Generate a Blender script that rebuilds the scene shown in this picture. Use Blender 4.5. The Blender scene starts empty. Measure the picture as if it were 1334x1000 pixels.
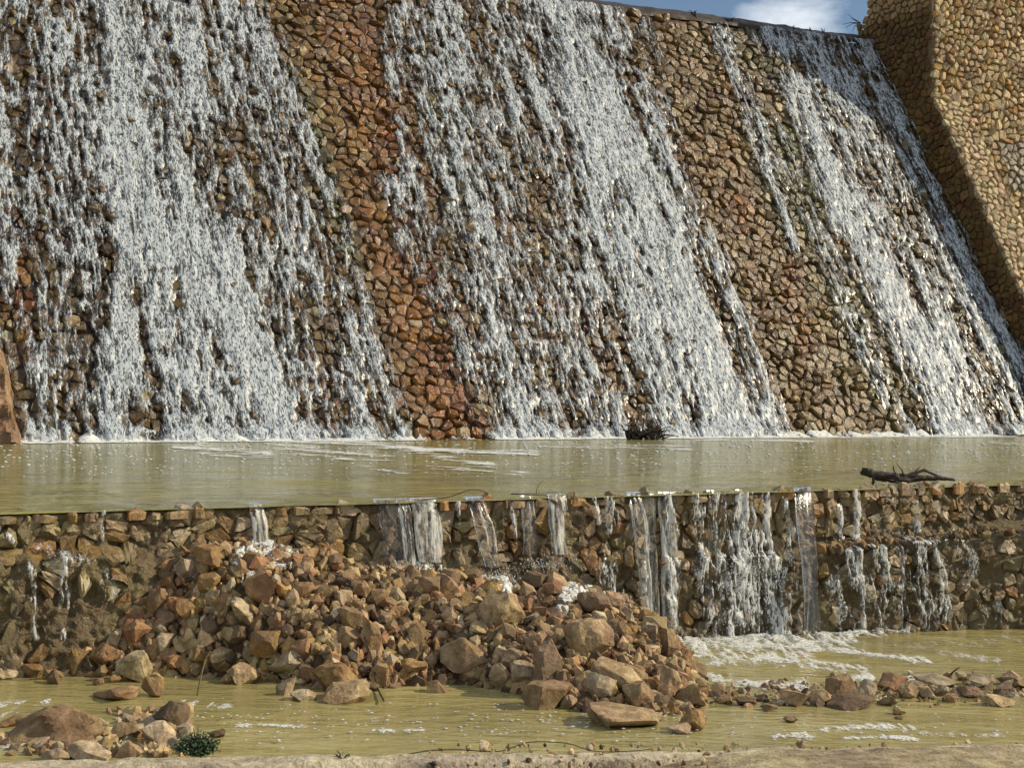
import bpy, bmesh, math, random
import numpy as np
from mathutils import Vector, Matrix, Euler
from mathutils.bvhtree import BVHTree

random.seed(7)
SC = bpy.context.scene
COL = SC.collection
R = math.radians

# ------------------------------------------------------------------ camera
F, CZ = 1900.0, 1.75                       # focal length in photo pixels (1334 wide), eye height
PH = math.atan(46 / F)
cam_d = bpy.data.cameras.new('camera')
cam = bpy.data.objects.new('camera', cam_d)
COL.objects.link(cam)
cam.location = (0, 0, CZ)
cam.rotation_euler = (R(90) + PH, 0, 0)
cam_d.sensor_width = 36
cam_d.lens = 36 * F / 1334
cam_d.clip_end = 4000
SC.camera = cam
# ------------------------------------------------------------------ sun, sky, exposure
SUN = Vector((1.62, 0.08, 1.0)).normalized()
sd = bpy.data.lights.new('sun', 'SUN')
sd.energy = 5.0
sd.angle = R(0.5)
sd.color = (1.0, 0.85, 0.62)
so = bpy.data.objects.new('sun', sd)
COL.objects.link(so)
so.location = (30, 0, 30)
so.rotation_euler = SUN.to_track_quat('Z', 'Y').to_euler()
W = bpy.data.worlds.new('World')
SC.world = W
W.use_nodes = True
wt = W.node_tree
wt.nodes.clear()
def wn(t, **k):
    n_ = wt.nodes.new(t)
    for a_, b_ in k.items(): setattr(n_, a_, b_)
    return n_
w_out, w_bg = wn('ShaderNodeOutputWorld'), wn('ShaderNodeBackground')
w_bg.inputs['Strength'].default_value = 0.10
w_sky = wn('ShaderNodeTexSky', sky_type='NISHITA', sun_disc=False)
w_sky.sun_elevation = math.asin(SUN.z)
w_sky.sun_rotation = math.atan2(SUN.x, SUN.y)
w_sky.air_density = 1.0
w_sky.dust_density = 0.3
w_sky.ozone_density = 1.6
w_tc = wn('ShaderNodeTexCoord')
w_map = wn('ShaderNodeMapping')
w_map.inputs['Location'].default_value = (1.31, 0.5, 0.4)
w_map.inputs['Scale'].default_value = (1, 1, 2.2)
w_no = wn('ShaderNodeTexNoise')
w_no.inputs['Scale'].default_value = 4.2
w_no.inputs['Detail'].default_value = 8
w_no.inputs['Roughness'].default_value = 0.55
w_cr = wn('ShaderNodeValToRGB')
w_cr.color_ramp.elements[0].position = 0.46
w_cr.color_ramp.elements[1].position = 0.62
w_mx = wn('ShaderNodeMix', data_type='RGBA')
w_mx.inputs['B'].default_value = (12.5, 13, 13.4, 1)
L = wt.links.new
L(w_tc.outputs['Generated'], w_map.inputs['Vector'])
L(w_map.outputs[0], w_no.inputs['Vector'])
L(w_no.outputs['Fac'], w_cr.inputs[0])
L(w_cr.outputs[0], w_mx.inputs['Factor'])
L(w_sky.outputs[0], w_mx.inputs['A'])
L(w_mx.outputs['Result'], w_bg.inputs['Color'])
L(w_bg.outputs[0], w_out.inputs['Surface'])
SC.view_settings.view_transform = 'Standard'
SC.view_settings.look = 'None'
SC.view_settings.gamma = 1
SC.view_settings.use_curve_mapping = False
SC.view_settings.exposure = -0.14
SC.render.engine = 'CYCLES'
SC.cycles.transparent_max_bounces = 24
SC.cycles.max_bounces = 8
SC.cycles.use_denoising = True

# ------------------------------------------------------------------ geometry frame
FW = np.array([0, math.cos(PH), math.sin(PH)])
UP = np.array([0, -math.sin(PH), math.cos(PH)])
CC = np.array([0, 0, CZ])
def ray(x, y): return np.array([(x - 667) / F, 0, 0]) + UP * (500 - y) / F + FW
def proj(P):
    d = np.asarray(P, float) - CC
    dep = d @ FW
    return 667 + F * d[..., 0] / dep, 500 - F * (d @ UP) / dep, dep
def hit(x, y, P, N):
    r = ray(x, y)
    return CC + r * (((P - CC) @ N) / (r @ N))
YAW, TH = R(27.6), R(59)
u = np.array([math.cos(YAW), math.sin(YAW), 0])          # along dam and weir
n = np.array([-math.sin(YAW), math.cos(YAW), 0])         # horizontally into the dam
z3 = np.array([0, 0, 1.0])
e = n * math.cos(TH) + z3 * math.sin(TH)                 # up the face
Nf = -n * math.sin(TH) + z3 * math.cos(TH)               # out of the face
B0 = np.array([0, 43, 1.15])                             # foot of the dam
W0 = np.array([0, 11.34, 1.15])                          # top edge of the weir
POOL = 1.15
def wl(X): return -0.03 * X                               # lower stream level
WPN = np.array([0.03, 0, 1.0])                           # its plane: z + .03 x = 0
def on_water(x, y, dz=0.0): return hit(x, y, np.array([0, 0, dz]), WPN)

# ------------------------------------------------------------------ noise
def _h(ix, iy, s):
    h = (ix.astype(np.int64) * 374761393 + iy.astype(np.int64) * 668265263 + s * 1442695041) & 0xffffffff
    h = ((h ^ (h >> 13)) * 1274126177) & 0xffffffff
    h = ((h ^ (h >> 16)) * 2246822519) & 0xffffffff
    return ((h ^ (h >> 15)) & 0xffffff) / float(0xffffff)
def vn(x, y, s=0):
    x = np.asarray(x, float); y = np.asarray(y, float)
    ix, iy = np.floor(x), np.floor(y)
    fx, fy = x - ix, y - iy
    fx = fx * fx * (3 - 2 * fx); fy = fy * fy * (3 - 2 * fy)
    a, b = _h(ix, iy, s), _h(ix + 1, iy, s)
    c, d = _h(ix, iy + 1, s), _h(ix + 1, iy + 1, s)
    return (a * (1 - fx) + b * fx) * (1 - fy) + (c * (1 - fx) + d * fx) * fy
def fbm(x, y, s=0, o=3):
    r, a, t = 0, 1, 0
    for k in range(o):
        r = r + a * vn(x * 2 ** k + 17.3 * k, y * 2 ** k + 5.1 * k, s + k); t += a; a *= .5
    return r / t
def ss(a, b, x):
    t = np.clip((x - a) / (b - a), 0, 1)
    return t * t * (3 - 2 * t)

# ------------------------------------------------------------------ object helpers
def tag(o, label=None, cat=None, group=None, kind=None):
    for k, v in (('label', label), ('category', cat), ('group', group), ('kind', kind)):
        if v: o[k] = v
    return o
def empty(name, loc=(0, 0, 0)):
    o = bpy.data.objects.new(name, None)
    o.location = loc
    COL.objects.link(o)
    return o
def link(name, me, mat, parent=None, loc=(0, 0, 0)):
    o = bpy.data.objects.new(name, me)
    if mat and not me.materials: me.materials.append(mat)
    COL.objects.link(o)
    if parent:
        o.parent = parent
        loc = Vector(loc) - parent.location
    o.location = loc
    return o
def set_tint(me, tints):
    at = me.attributes.new('tint', 'FLOAT_COLOR', 'POINT')
    t = np.ones((len(me.vertices), 4)); t[:, :3] = tints
    at.data.foreach_set('color', t.ravel())
def pymesh(name, V, Fc, tint=None, smooth=False):
    me = bpy.data.meshes.new(name)
    me.from_pydata([tuple(map(float, v)) for v in V], [], Fc)
    if tint is not None: set_tint(me, tint)
    if smooth: me.polygons.foreach_set('use_smooth', [True] * len(me.polygons))
    me.update()
    return me
def quadmesh(name, V, Q, attr=None, smooth=True):
    me = bpy.data.meshes.new(name)
    k = Q.shape[1]
    me.vertices.add(len(V)); me.vertices.foreach_set('co', np.ascontiguousarray(V, dtype=np.float32).ravel())
    me.loops.add(Q.size); me.loops.foreach_set('vertex_index', np.ascontiguousarray(Q, dtype=np.int32).ravel())
    me.polygons.add(len(Q)); me.polygons.foreach_set('loop_start', np.arange(0, Q.size, k, dtype=np.int32))
    if attr is not None:
        at = me.attributes.new('foam', 'FLOAT', 'POINT')
        at.data.foreach_set('value', np.ascontiguousarray(attr, dtype=np.float32))
    me.update(calc_edges=True)
    me.polygons.foreach_set('use_smooth', np.full(len(Q), smooth))
    return me
def grid_faces(nu, nv):
    i = np.arange(nu * nv).reshape(nu, nv)
    return np.stack([i[:-1, :-1], i[1:, :-1], i[1:, 1:], i[:-1, 1:]], -1).reshape(-1, 4)
def gridmesh(name, P, attr=None, keep=None, smooth=True, flip=False):
    nu, nv = P.shape[:2]
    Q = grid_faces(nu, nv)
    if flip: Q = Q[:, ::-1]
    V = P.reshape(-1, 3)
    A = None if attr is None else attr.reshape(-1)
    if keep is not None:
        Q = Q[keep.reshape(-1)]
        ids, inv = np.unique(Q, return_inverse=True)
        Q = inv.reshape(Q.shape); V = V[ids]
        if A is not None: A = A[ids]
    return quadmesh(name, V, Q, A, smooth)
def tube(V, Fc, pts, radii, sides=6, cap=True):
    pts = [Vector(p) for p in pts]
    b = len(V)
    for i, p in enumerate(pts):
        d = (pts[min(i + 1, len(pts) - 1)] - pts[max(i - 1, 0)]).normalized()
        a = d.cross(Vector((0.31, 0.17, 0.93)))
        if a.length < 1e-3: a = d.cross(Vector((1, 0, 0)))
        a.normalize(); c = d.cross(a)
        for k in range(sides):
            an = 2 * math.pi * k / sides
            V.append(tuple(p + (a * math.cos(an) + c * math.sin(an)) * radii[i]))
    for i in range(len(pts) - 1):
        for k in range(sides):
            k2 = (k + 1) % sides
            Fc.append((b + i * sides + k, b + i * sides + k2, b + (i + 1) * sides + k2, b + (i + 1) * sides + k))
    if cap:
        Fc.append(tuple(b + k for k in range(sides))[::-1])
        Fc.append(tuple(b + (len(pts) - 1) * sides + k for k in range(sides)))

# ------------------------------------------------------------------ materials
def newmat(name):
    m = bpy.data.materials.new(name)
    m.use_nodes = True
    t = m.node_tree
    t.nodes.clear()
    out = t.nodes.new('ShaderNodeOutputMaterial')
    return m, t, out
def nd(t, typ, ins=None, **k):
    x = t.nodes.new(typ)
    for a, b in k.items(): setattr(x, a, b)
    for a, b in (ins or {}).items(): x.inputs[a].default_value = b
    return x
def pos_noise(t, scale, detail=4, rough=.6, stretch=None):
    g = nd(t, 'ShaderNodeNewGeometry')
    v = g.outputs['Position']
    if stretch:
        mp = nd(t, 'ShaderNodeMapping', {'Scale': stretch})
        t.links.new(v, mp.inputs['Vector']); v = mp.outputs[0]
    x = nd(t, 'ShaderNodeTexNoise', {'Scale': scale, 'Detail': detail, 'Roughness': rough})
    t.links.new(v, x.inputs['Vector'])
    return x.outputs['Fac']
def mrange(t, src, a, b, c, d):
    x = nd(t, 'ShaderNodeMapRange', {'From Min': a, 'From Max': b, 'To Min': c, 'To Max': d})
    t.links.new(src, x.inputs['Value'])
    return x.outputs['Result']
def math2(t, op, a, b):
    x = nd(t, 'ShaderNodeMath', operation=op)
    for i, s in enumerate((a, b)):
        if isinstance(s, (int, float)): x.inputs[i].default_value = s
        else: t.links.new(s, x.inputs[i])
    return x.outputs[0]
def rock_mat(name, source, base=(.3, .22, .14), rough=(.7, .95), nscale=14, vary=(.65, 1.3), bump=.5, bdist=.02, spec=.4, fine=60, dirt=None):
    """stone: colour from the 'tint' attribute, the object's colour or a fixed base, times grain noise"""
    m, t, out = newmat(name)
    b = nd(t, 'ShaderNodeBsdfPrincipled')
    if 'Specular IOR Level' in b.inputs: b.inputs['Specular IOR Level'].default_value = spec
    if source == 'tint': c = nd(t, 'ShaderNodeAttribute', attribute_name='tint').outputs['Color']
    elif source == 'object': c = nd(t, 'ShaderNodeObjectInfo').outputs['Color']
    else:
        rgb = nd(t, 'ShaderNodeRGB'); rgb.outputs[0].default_value = (*base, 1); c = rgb.outputs[0]
    n1 = pos_noise(t, nscale, 6, .65)
    n2 = pos_noise(t, fine, 3, .6)
    n3 = pos_noise(t, nscale * .22, 3, .5)
    f = math2(t, 'MULTIPLY', mrange(t, n1, .3, .7, *vary), mrange(t, n2, .3, .7, .8, 1.2))
    f = math2(t, 'MULTIPLY', f, mrange(t, n3, .3, .7, .82, 1.18))
    mx = nd(t, 'ShaderNodeVectorMath', operation='SCALE')
    t.links.new(c, mx.inputs[0]); t.links.new(f, mx.inputs['Scale'])
    hs = nd(t, 'ShaderNodeHueSaturation')
    src_ = mx.outputs[0]
    if dirt:
        dm = nd(t, 'ShaderNodeMix', data_type='RGBA')
        dm.inputs['B'].default_value = (*dirt, 1)
        t.links.new(mrange(t, pos_noise(t, 7.5, 5, .65), .46, .60, 0, .75), dm.inputs['Factor'])
        t.links.new(src_, dm.inputs['A']); src_ = dm.outputs['Result']
    t.links.new(src_, hs.inputs['Color'])
    t.links.new(mrange(t, n3, .3, .7, .485, .515), hs.inputs['Hue'])
    t.links.new(mrange(t, n1, .3, .7, 1.12, .9), hs.inputs['Saturation'])
    t.links.new(hs.outputs[0], b.inputs['Base Color'])
    t.links.new(mrange(t, n1, .35, .65, *rough), b.inputs['Roughness'])
    bp = nd(t, 'ShaderNodeBump', {'Strength': bump, 'Distance': bdist})
    t.links.new(math2(t, 'ADD', n1, math2(t, 'MULTIPLY', n2, .35)), bp.inputs['Height'])
    t.links.new(bp.outputs[0], b.inputs['Normal'])
    t.links.new(b.outputs[0], out.inputs['Surface'])
    return m
M_wet = rock_mat('wet_masonry', 'tint', rough=(.22, .6), nscale=5, bump=.8, bdist=.05, spec=.55, fine=17)
M_dry = rock_mat('dry_masonry', 'tint', rough=(.75, .95), nscale=5, bump=.6, bdist=.04, spec=.3, fine=17)
M_mortar = rock_mat('wet_mortar', 'fixed', (.030, .019, .009), rough=(.4, .8), nscale=4, bump=.7, bdist=.05, fine=15)
M_mortar_dry = rock_mat('dry_mortar', 'fixed', (.15, .10, .048), nscale=4, bump=.7, bdist=.05, fine=15)
M_weir = rock_mat('weir_stone', 'tint', rough=(.25, .7), nscale=16, bump=.8, bdist=.02, spec=.5, fine=55)
M_weir_core = rock_mat('weir_mortar', 'fixed', (.135, .10, .048), rough=(.35, .8), nscale=10, bump=1, bdist=.04, fine=45)
M_rock = rock_mat('loose_rock', 'object', rough=(.6, .95), nscale=16, bump=.9, bdist=.018, spec=.35, fine=70, vary=(.5, 1.45), dirt=(.19, .122, .06))
M_rubble = rock_mat('loose_rubble', 'tint', rough=(.6, .95), nscale=16, bump=.8, bdist=.012, spec=.35, fine=70)
M_earth = rock_mat('wet_earth', 'fixed', (.10, .06, .025), rough=(.6, .95), nscale=14, bump=1, bdist=.04, fine=60, vary=(.5, 1.5))
M_bed = rock_mat('bed_gravel', 'fixed', (.24, .18, .11), nscale=6, bump=.8, bdist=.03, fine=30)
M_conc = rock_mat('kerb_concrete', 'fixed', (.48, .41, .28), nscale=11, bump=1, bdist=.03, fine=45, vary=(.45, 1.3))
M_sand = rock_mat('sand', 'fixed', (.34, .27, .155), nscale=9, bump=1, bdist=.03, fine=50, vary=(.4, 1.35))
M_crest = rock_mat('crest_concrete', 'fixed', (.030, .020, .011), rough=(.4, .8), nscale=2.5, bump=.7, bdist=.05, fine=12, vary=(.5, 1.4))
M_outcrop = rock_mat('red_rock', 'fixed', (.27, .17, .095), nscale=2.2, bump=1, bdist=.2, fine=9, vary=(.4, 1.5))
M_bark = rock_mat('wet_bark', 'fixed', (.035, .024, .016), rough=(.45, .8), nscale=25, bump=1, bdist=.015, fine=90)
M_twig = rock_mat('twig', 'fixed', (.045, .03, .018), nscale=20)
M_reed = rock_mat('reed', 'fixed', (.24, .21, .07), nscale=20)
M_leaf = rock_mat('leaf', 'fixed', (.055, .10, .045), rough=(.5, .7), nscale=18, vary=(.6, 1.6), bump=.1)
M_dleaf = rock_mat('dark_leaf', 'fixed', (.03, .04, .018), rough=(.5, .7), nscale=18, bump=.1)

def foam_mat(name, col=(.56, .61, .64), lo=.34, hi=.80, grain=9.5, amt=.85, amax=.95, stretch=(1, .42, 1), frame=False, veil=.15, film=True):
    """white water: opacity follows the amount of foam, broken up by fine lacy grain; the thin parts are a clear wet film"""
    m, t, out = newmat(name)
    b = nd(t, 'ShaderNodeBsdfPrincipled', {'Base Color': (*col, 1), 'Roughness': .55})
    a = nd(t, 'ShaderNodeAttribute', attribute_name='foam').outputs['Fac']
    g = nd(t, 'ShaderNodeNewGeometry')
    mp = nd(t, 'ShaderNodeMapping', {'Scale': tuple(1 / k for k in stretch)}, vector_type='TEXTURE')
    if frame: mp.inputs['Rotation'].default_value = FRAME
    t.links.new(g.outputs['Position'], mp.inputs['Vector'])
    def nz_(sc_, det):
        x = nd(t, 'ShaderNodeTexNoise', {'Scale': sc_, 'Detail': det, 'Roughness': .6, 'Distortion': .6})
        t.links.new(mp.outputs[0], x.inputs['Vector'])
        return x.outputs['Fac']
    g1, g2 = nz_(grain, 2), nz_(grain * 2.4, 2)
    T = math2(t, 'SUBTRACT', 1, math2(t, 'ABSOLUTE', mrange(t, g1, .32, .68, -1, 1), 0))   # bright threads
    v = math2(t, 'ADD', math2(t, 'MULTIPLY', a, .95), math2(t, 'MULTIPLY', math2(t, 'SUBTRACT', T, .58), amt))
    v = math2(t, 'ADD', v, math2(t, 'MULTIPLY', mrange(t, g2, .3, .7, -1, 1), amt * .42))
    fac = math2(t, 'MAXIMUM', mrange(t, v, lo, hi, 0, amax), math2(t, 'MULTIPLY', a, veil))
    fac = math2(t, 'MULTIPLY', fac, mrange(t, a, .02, .16, 0, 1))
    tr = nd(t, 'ShaderNodeBsdfTransparent')
    gl = nd(t, 'ShaderNodeBsdfGlossy', {'Roughness': .22})
    fr = nd(t, 'ShaderNodeFresnel', {'IOR': 1.33})
    nb = nd(t, 'ShaderNodeBump', {'Strength': .4 if film else .3, 'Distance': .25 / grain})
    t.links.new(math2(t, 'ADD', g1, math2(t, 'MULTIPLY', g2, .5)), nb.inputs['Height'])
    for x in (gl, fr, b): t.links.new(nb.outputs[0], x.inputs['Normal'])
    m1 = nd(t, 'ShaderNodeMixShader')
    t.links.new(fr.outputs[0], m1.inputs[0]); t.links.new(tr.outputs[0], m1.inputs[1]); t.links.new(gl.outputs[0], m1.inputs[2])
    m2 = nd(t, 'ShaderNodeMixShader')
    t.links.new(fac, m2.inputs[0]); t.links.new((m1 if film else tr).outputs[0], m2.inputs[1]); t.links.new(b.outputs[0], m2.inputs[2])
    t.links.new(m2.outputs[0], out.inputs['Surface'])
    return m
FRAME = Matrix([[u[i], e[i], Nf[i]] for i in range(3)]).to_euler()
M_foam = foam_mat('white_water', frame=True, lo=.42, hi=1.2, amt=1.45, grain=12.5, amax=.90, col=(.50, .555, .59), stretch=(1, .30, 1), veil=.17)
M_foam_near = foam_mat('white_water_near', grain=30, stretch=(1, 1, .4), lo=.40, hi=.95, amt=1.2, amax=.88, col=(.58, .60, .58))
M_foam_flat = foam_mat('floating_foam', grain=26, stretch=(1, 1, 1), lo=.40, hi=1.1, amt=1.2, amax=.9, col=(.74, .76, .72), veil=.3, film=False)
M_foam_pool = foam_mat('floating_pool_foam', grain=7, stretch=(1, 1, 1), col=(.74, .76, .72), veil=.3, film=False)
M_jet = foam_mat('falling_water', (.62, .63, .58), lo=.25, hi=1.0, grain=40, amt=.45, amax=.85, stretch=(1, 1, .10))

def water_mat(name, col, waves):
    m, t, out = newmat(name)
    b = nd(t, 'ShaderNodeBsdfPrincipled', {'Roughness': .09, 'IOR': 1.33})
    n1 = pos_noise(t, .5, 4, .6)
    rp = nd(t, 'ShaderNodeValToRGB')
    rp.color_ramp.elements[0].position = .35; rp.color_ramp.elements[1].position = .68
    rp.color_ramp.elements[0].color = (*[c * .8 for c in col], 1)
    rp.color_ramp.elements[1].color = (*[c * 1.2 for c in col], 1)
    t.links.new(n1, rp.inputs[0]); t.links.new(rp.outputs[0], b.inputs['Base Color'])
    prev = None
    for sc_, st, s_, d_ in waves:
        bp = nd(t, 'ShaderNodeBump', {'Strength': s_, 'Distance': d_})
        t.links.new(pos_noise(t, sc_, 3, .55, st), bp.inputs['Height'])
        if prev: t.links.new(prev, bp.inputs['Normal'])
        prev = bp.outputs[0]
    t.links.new(prev, b.inputs['Normal'])
    t.links.new(b.outputs[0], out.inputs['Surface'])
    return m
M_pool = water_mat('muddy_pool_water', (.245, .22, .058), [(.9, (.6, 1.2, 1), .9, .25), (3.2, (.7, 1.3, 1), .9, .10), (11, (1, 1, 1), .6, .025)])
M_stream = water_mat('muddy_stream_water', (.33, .285, .115), [(2.2, (.6, 1.5, 1), .7, .06), (9, (.8, 1.4, 1), .7, .02)])

# ------------------------------------------------------------------ stone facing (irregular rubble masonry)
def cells(a0, a1, b0, b1, sa, sb, rng, jit=.42, drop=.12):
    na, nb = int((a1 - a0) / sa) + 1, int((b1 - b0) / sb) + 1
    S = {}
    for j in range(-1, nb + 1):
        off = .5 * (j % 2) + rng.uniform(-.2, .2)
        for i in range(-1, na + 1):
            if rng.random() < drop: continue
            S[i, j] = (a0 + (i + off + rng.uniform(-jit, jit)) * sa, b0 + (j + rng.uniform(-jit, jit) * .8) * sb)
    out = []
    for (i, j), (x, y) in S.items():
        if not (a0 <= x <= a1 and b0 <= y <= b1): continue
        P = [(x - 2 * sa, y - 2 * sb), (x + 2 * sa, y - 2 * sb), (x + 2 * sa, y + 2 * sb), (x - 2 * sa, y + 2 * sb)]
        for dj in (-2, -1, 0, 1, 2):
            for di in (-2, -1, 0, 1, 2):
                q = S.get((i + di, j + dj))
                if q is None or (di == 0 and dj == 0): continue
                nx, ny = q[0] - x, q[1] - y
                c = nx * (q[0] + x) / 2 + ny * (q[1] + y) / 2
                d = [px * nx + py * ny - c for px, py in P]
                if max(d) <= 0: continue
                Q = []
                for k in range(len(P)):
                    k2 = (k + 1) % len(P)
                    if d[k] <= 0: Q.append(P[k])
                    if (d[k] < 0 < d[k2]) or (d[k2] < 0 < d[k]):
                        f = d[k] / (d[k] - d[k2])
                        Q.append((P[k][0] + f * (P[k2][0] - P[k][0]), P[k][1] + f * (P[k2][1] - P[k][1])))
                P = Q
                if len(P) < 3: break
            if len(P) < 3: break
        if len(P) >= 3: out.append(P)
    return out
def stone(P, gap, h, rng, depth=.08, rough=.12):
    """one dressed-by-hand stone: chamfered cell outline, proud of the mortar, uneven top"""
    cx = sum(p[0] for p in P) / len(P); cy = sum(p[1] for p in P) / len(P)
    rad = math.sqrt(sum((p[0] - cx) ** 2 + (p[1] - cy) ** 2 for p in P) / len(P))
    ring = []
    for k in range(len(P)):
        p, q = P[k], P[(k + 1) % len(P)]
        if math.hypot(q[0] - p[0], q[1] - p[1]) < .25 * rad:
            ring.append(((p[0] + q[0]) / 2, (p[1] + q[1]) / 2)); continue
        for f in (.2, .8): ring.append((p[0] + f * (q[0] - p[0]), p[1] + f * (q[1] - p[1])))
    if len(ring) > 11: ring = ring[::2] if len(ring) > 14 else ring
    s = max(.3, 1 - gap / max(rad, 1e-4))
    ta, tb = rng.uniform(-.7, .7) * h / rad, rng.uniform(-.7, .7) * h / rad
    V, Fc = [], []
    m = len(ring)
    for lev, (sc, hh) in enumerate(((s, -depth), (s * .98, h * .5), (s * .78, h))):
        for (px, py) in ring:
            j = 1 + (rng.uniform(-rough, rough) if lev else 0)
            dx, dy = (px - cx) * sc * j, (py - cy) * sc * j
            hz = hh + (ta * dx + tb * dy if lev else 0) + (rng.uniform(-rough, rough) * h if lev else 0)
            V.append((cx + dx, cy + dy, hz))
    V.append((cx, cy, h * (1 + rng.uniform(-.1, .15))))
    for lev in (0, 1):
        for k in range(m):
            k2 = (k + 1) % m
            Fc.append((lev * m + k, lev * m + k2, (lev + 1) * m + k2, (lev + 1) * m + k))
    for k in range(m): Fc.append((2 * m + k, 2 * m + (k + 1) % m, 3 * m))
    return V, Fc
def lay(stones, mapf, mat, parent, limit, score, name='stone', stuff='stone_facing', avoid=None):
    """stones: (V, F, tint). The `limit` that show largest become parts, the rest one joined part."""
    data = []
    for (V, Fc, tint) in stones:
        A = np.array(V)
        Wd = mapf(A[:, 0], A[:, 1], A[:, 2])
        c = Wd.mean(0)
        px, py, dep = proj(Wd)
        inside = -5 < px.mean() < 1339 and -5 < py.mean() < 1005
        ar = (px.max() - px.min()) * (py.max() - py.min()) if inside else 0
        data.append((ar * score(c) if ar else 0, Wd, Fc, tint, c))
    data.sort(key=lambda d: -d[0])
    for sc_, Wd, Fc, tint, c in data[:limit]:
        me = pymesh('stone', Wd - c, Fc, np.tile(tint, (len(Wd), 1)))
        link(name, me, mat, parent, c)
    V, Fa, T = [], [], []
    for sc_, Wd, Fc, tint, c in data[limit:]:
        b = len(V)
        V.extend(Wd); T.extend([tint] * len(Wd))
        Fa.extend(tuple(i + b for i in f) for f in Fc)
    if V:
        o_ = np.array(parent.location)
        me = pymesh(stuff, np.array(V) - o_, Fa, np.array(T))
        o = link(stuff, me, mat, parent, tuple(o_))
        o['kind'] = 'stuff'
    return len(data)
def jitter_col(c, rng, v=.25, h=.08):
    f = 1 + rng.uniform(-v, v)
    return np.array([max(.005, c[0] * f * (1 + rng.uniform(-h, h))), c[1] * f, max(.004, c[2] * f * (1 + rng.uniform(-h, h)))])

# strokes: polylines in photo pixels with a half-width and an amount; they say where on the face the water runs
def stroke_field(px, py, strokes):
    out = np.zeros_like(px)
    for pts, w, a in strokes:
        best = np.full_like(px, 1e9)
        for (x0, y0), (x1, y1) in zip(pts[:-1], pts[1:]):
            dx, dy = x1 - x0, y1 - y0
            t = np.clip(((px - x0) * dx + (py - y0) * dy) / (dx * dx + dy * dy + 1e-9), 0, 1)
            best = np.minimum(best, (px - x0 - t * dx) ** 2 + (py - y0 - t * dy) ** 2)
        out = np.maximum(out, a * np.exp(-best / (w * w)))
    return out

# ================================================================== DAM
TA = 22.75                                               # where the wing wall meets the face
def s_top(t): return 19.0 + .028 * (np.asarray(t) - 7)
def on_face(t, s, h):
    t = np.asarray(t, float)[..., None]; s = np.asarray(s, float)[..., None]; h = np.asarray(h, float)[..., None]
    return B0 + u * t + e * s + Nf * h

DAM_FLOW = [
    # left cascade
    ([(0, -60), (10, 100), (30, 330), (60, 570)], 34, .50),
    ([(20, -60), (75, 150), (110, 330), (150, 570)], 50, .56),
    ([(105, -60), (165, 60), (180, 180), (235, 260), (290, 340)], 42, .95),
    ([(150, 60), (150, 180), (215, 330), (300, 570)], 36, .66),
    ([(225, -60), (255, 120), (275, 200), (330, 330), (390, 480)], 26, .66),
    ([(285, -60), (312, 120), (365, 200), (395, 300), (440, 450), (470, 570)], 28, .62),
    ([(205, 290), (262, 360), (315, 450), (370, 570)], 40, .90),
    ([(290, 330), (330, 420), (385, 570)], 24, .74),
    ([(90, 320), (180, 450), (250, 570)], 70, .50),
    ([(350, 330), (420, 570)], 40, .50),
    ([(40, 430), (60, 570)], 22, .45),
    ([(300, -60), (345, 60), (420, 270), (480, 470)], 26, .34),
    # middle cascade
    ([(500, -60), (507, 60), (522, 130), (545, 260)], 10, .52),
    ([(525, 10), (538, 60), (560, 150)], 9, .50),
    ([(560, -60), (590, 150), (640, 330), (700, 570)], 48, .38),
    ([(640, -60), (680, 130), (740, 330), (800, 570)], 44, .46),
    ([(560, 190), (610, 310), (640, 420), (672, 490), (690, 570)], 10, .58),
    ([(690, -60), (735, 100), (780, 220), (840, 380), (880, 570)], 40, .74),
    ([(750, -60), (775, 60), (815, 190), (850, 330), (900, 460), (945, 570)], 40, .86),
    ([(790, 130), (850, 250), (905, 380), (960, 560)], 30, .84),
    ([(660, 60), (700, 120), (725, 160)], 18, .80),
    ([(820, 40), (870, 210), (940, 380), (1005, 570)], 24, .42),
    ([(520, 240), (590, 420), (655, 570)], 26, .30),
    ([(480, 420), (520, 560)], 22, .22),
    # right cascade
    ([(940, 45), (975, 130), (1005, 230), (1030, 320)], 12, .42),
    ([(1000, 48), (1035, 70)], 14, .80),
    ([(1042, 110), (1072, 185), (1110, 280), (1165, 390), (1220, 480), (1270, 570)], 21, .93),
    ([(1070, 130), (1120, 240), (1190, 360), (1250, 460), (1305, 570)], 18, .46),
    ([(1000, 160), (1040, 250), (1100, 390), (1190, 570)], 14, .28),
    ([(1130, 330), (1190, 450), (1245, 570)], 22, .62),
    # shaded water beside the wing wall
    ([(1060, 50), (1110, 150), (1170, 260)], 36, .42),
    ([(1120, 55), (1160, 130), (1212, 240), (1262, 350), (1310, 440), (1340, 500)], 15, .74),
    ([(1180, 240), (1250, 380), (1310, 480), (1340, 560)], 24, .45),
    ([(110, -60), (160, 150), (230, 570)], 150, .45),
    ([(640, -60), (730, 200), (840, 570)], 105, .36),
    ([(1060, 130), (1150, 330), (1245, 570)], 36, .32),
    ([(1080, 60), (1180, 250), (1320, 540)], 40, .40),
    ([(-60, -60), (-40, 300), (-20, 570)], 40, .5),
    ([(1345, 470), (1380, 570)], 24, .6),
]
STRIPS_DRY = [([(340, -60), (385, 120), (440, 300), (560, 570)], 36, .5), ([(455, -60), (480, 200), (530, 400), (600, 570)], 40, 1),
              ([(840, 10), (900, 170), (960, 330), (1000, 420)], 34, .8), ([(990, 230), (1030, 380), (1060, 570)], 26, .7)]

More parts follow.
